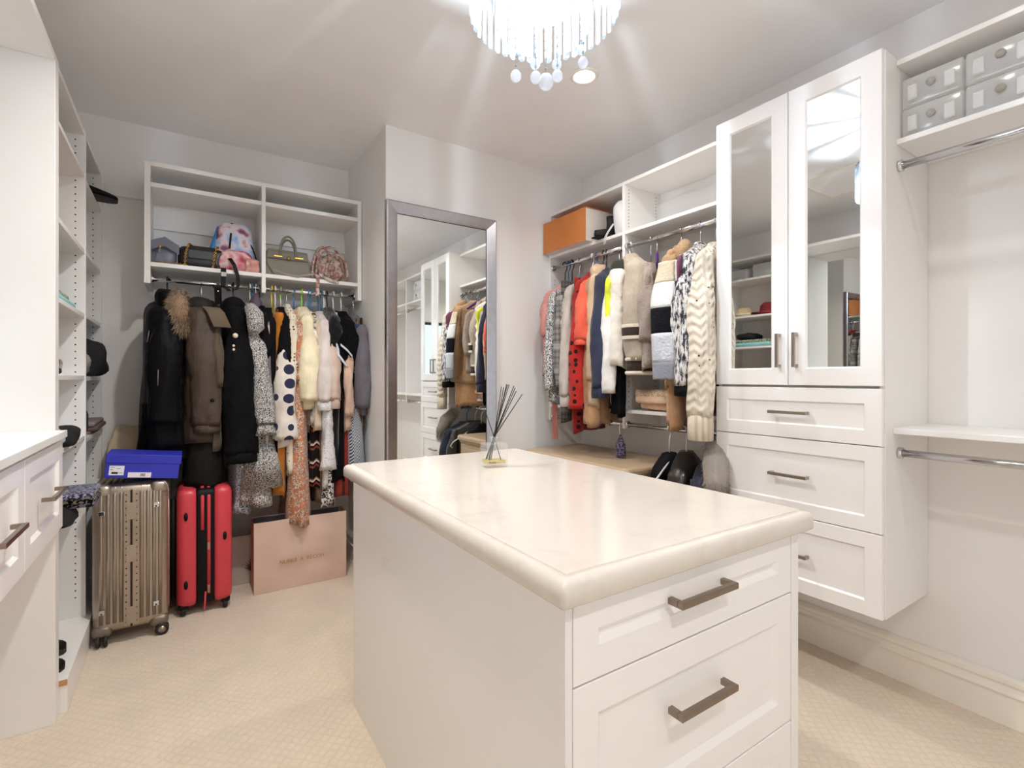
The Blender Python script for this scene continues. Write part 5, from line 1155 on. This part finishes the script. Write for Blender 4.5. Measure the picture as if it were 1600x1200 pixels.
for z1, z0, l_, r_ in ((.02, .2, 'c', 'w'), (.2, .41, 'w', 'k'), (.41, .62, 'k', 'g'), (.62, .86, 'g', 'l'), (.86, 1.0, 'l', 't')):
    sleeve_patch(g, z1, z0, A0, A1, pc_[l_]); sleeve_patch(g, z1, z0, A1, A2, pc_[r_])
m = MB(); m.tube([(.04, -.1, -.1), (.05, -.16, -.13), (.045, -.2, -.2)], [.03, .038, .03], 10); m.build('collar', tanf, g)
for z1, z0, mt in ((.62, .655, crm), (.655, .74, brn), (.74, .775, crm)): sleeve_patch(gc, z1, z0, -PI * .99, -PI * .52, mt, .1, .084, 1.15, .215, .53, .06, .03, .015)
garment('plum_blouse', 'plum purple blouse edge beside the patchwork coat', 'blouse', 'R', 1.668, F('#6d3a55'), .55, .26, .02, yaw=25, drop=.12)
garment('brown_jumper', 'dark cream trousers hanging under the patchwork coat', 'trousers', 'R', 1.73, F('#b98f6a'), .9, .2, .04, 1, 1.1, yaw=26, drop=.14, top=1)
tw_ = F('#77757d', 'tweed', ('#26242b', '#dedbd8'), .75)
garment('marled_cardigan', 'black and white marled chunky cardigan', 'cardigan', 'R', 1.605, tw_, .7, .22, .05, 1, 1.1, yaw=24, sl=.62, sr=(.08, .07), sx=1.2, syo=.03, sxo=.005, drop=.1, hang='wood', hlabel='wooden hanger of the marled cardigan', cuff=(F('#1a191c'), .05), wr=.007)
cab = F('#e0d4c2', 'cable', ('#3a3632',), .55)
garment('cable_sweater', 'cream cable-knit sweater with ribbed cuff by the cabinet', 'sweater', 'R', 1.515, cab, .66, .22, .045, 1, 1.1, yaw=17, sl=.74, sr=(.064, .056), sx=1.05, syo=.04, sxo=.0, drop=.12, hang='wood', hlabel='wooden hanger of the cream cable-knit sweater', cuff=(F('#dccfbc', 'stripes', ('#c3b49d',), .7, thr=.3), .11), wr=.005)
# cloth pile on the low shelf, sachet, loop
pl = folded(.27, .4, 3, .034, 8)
for k, mb in enumerate(pl):
    mb.xform(lambda v: Vector((v.x, v.y, v.z + .03 * mnoise.noise(Vector((v.x * 14, v.y * 11, k * .4))) + .014 * mnoise.noise(Vector((v.x * 34, v.y * 30, k)))))) 
    on_shelf(mb, 'folded_cloth', (F('#e0b99a'), F('#e6c4a6'), F('#cfb08f', 'floral', ('#cfb08f', '#8a7a58', '#e3cdb0'), .8))[k], ('peach', 'pale apricot', 'beige floral')[k] + ' crumpled blouse in the pile on the low coat shelf', 'cloth', 2.31, 1.83, 1.072)
sa = thing('scent_sachet', 'lavender sachet hanging by a white cord over the dresser', 'sachet', (2.185, 2.14, .95), local=True)
m = MB(); m.lathe([(.006, -.04), (.012, -.055), (.036, -.1), (.04, -.15), (.03, -.19), (.0001, -.195)], 14); m.xform(lambda v: Vector((v.x * .6, v.y, v.z))); m.build('pouch', F('#5b5468', 'ditsy', ('#3a3446', '#87809a'), .5), sa)
m = MB(); m.tube([(.025, 0, .02 + .0), (0, 0, .03), (-.012, 0, -.0), (0, .003, -.045)], .003, 6); m.build('cord', M_paper, sa)
lp = thing('drawstring_loop', 'white looped cord hanging beside the shelf divider', 'cord', (2.16, 2.19, 1.3), local=True)
m = MB(); m.tube([(0, 0, -.02), (.0, -.012, -.12), (0, -.018, -.19), (0, -.005, -.22), (0, .008, -.19), (0, .004, -.12), (.0, 0, -.02)], .003, 6); m.build('cord', M_paper, lp)

# ---------------------------------------------------------------- jackets on the lower right rod
g = garment('black_jacket', 'black jacket on a tilted white hanger above the dresser end', 'jacket', 'Q', 1.80, F('#161517', rough=.6), .66, .15, .05, 1, 1.1, yaw=10, sl=.5, sr=(.05, .045), sx=.9, drop=.13, hang='cream', hlabel='tilted cream hanger of the black jacket by the dresser')
m = MB(); m.tube([(.03, -.06, -.17), (.03, -.25, -.285), (.03, -.275, -.32), (.03, -.255, -.335)], .0055, 7); m.build('hanger_arm', HCOL['white'], g)
lea = plain('black_brown_leather', '#2b2521', .38, 0, .25, 7)
g = garment('leather_jacket', 'dark brown leather jacket with broad shoulders on white hanger', 'jacket', 'Q', 1.69, lea, .66, .215, .06, 1, 1.15, yaw=25, sl=.5, sr=(.078, .07), sx=1.0, syo=.04, drop=.11, hang='white', hlabel='white hanger of the dark leather jacket', wr=.009)
m = MB(); m.ball((.03, -.2, -.2), .008, 8, 5); m.build('snap', M_chrome, g)
g = garment('navy_parka', 'navy parka with pale grey fur hood beside the cabinet', 'coat', 'Q', 1.53, F('#1f2638', rough=.5, weave=.1), .66, .22, .075, 1, 1.1, yaw=20, sl=.55, sr=(.09, .07), sx=1.0, syo=.04, drop=.13, hang='blue', hlabel='blue hanger of the navy parka with fur')
pth = [(.04, -.12, -.05), (.06, -.19, -.12), (.07, -.22, -.2), (.08, -.22, -.28)]
m = MB(); m.tube(pth, [.045, .06, .055, .035], 10); fb = m.build('fur_trim', M_furgrey, g); stuff(fur(pth, .058, 5200, .03, 14).build('fur', M_furgrey, fb))
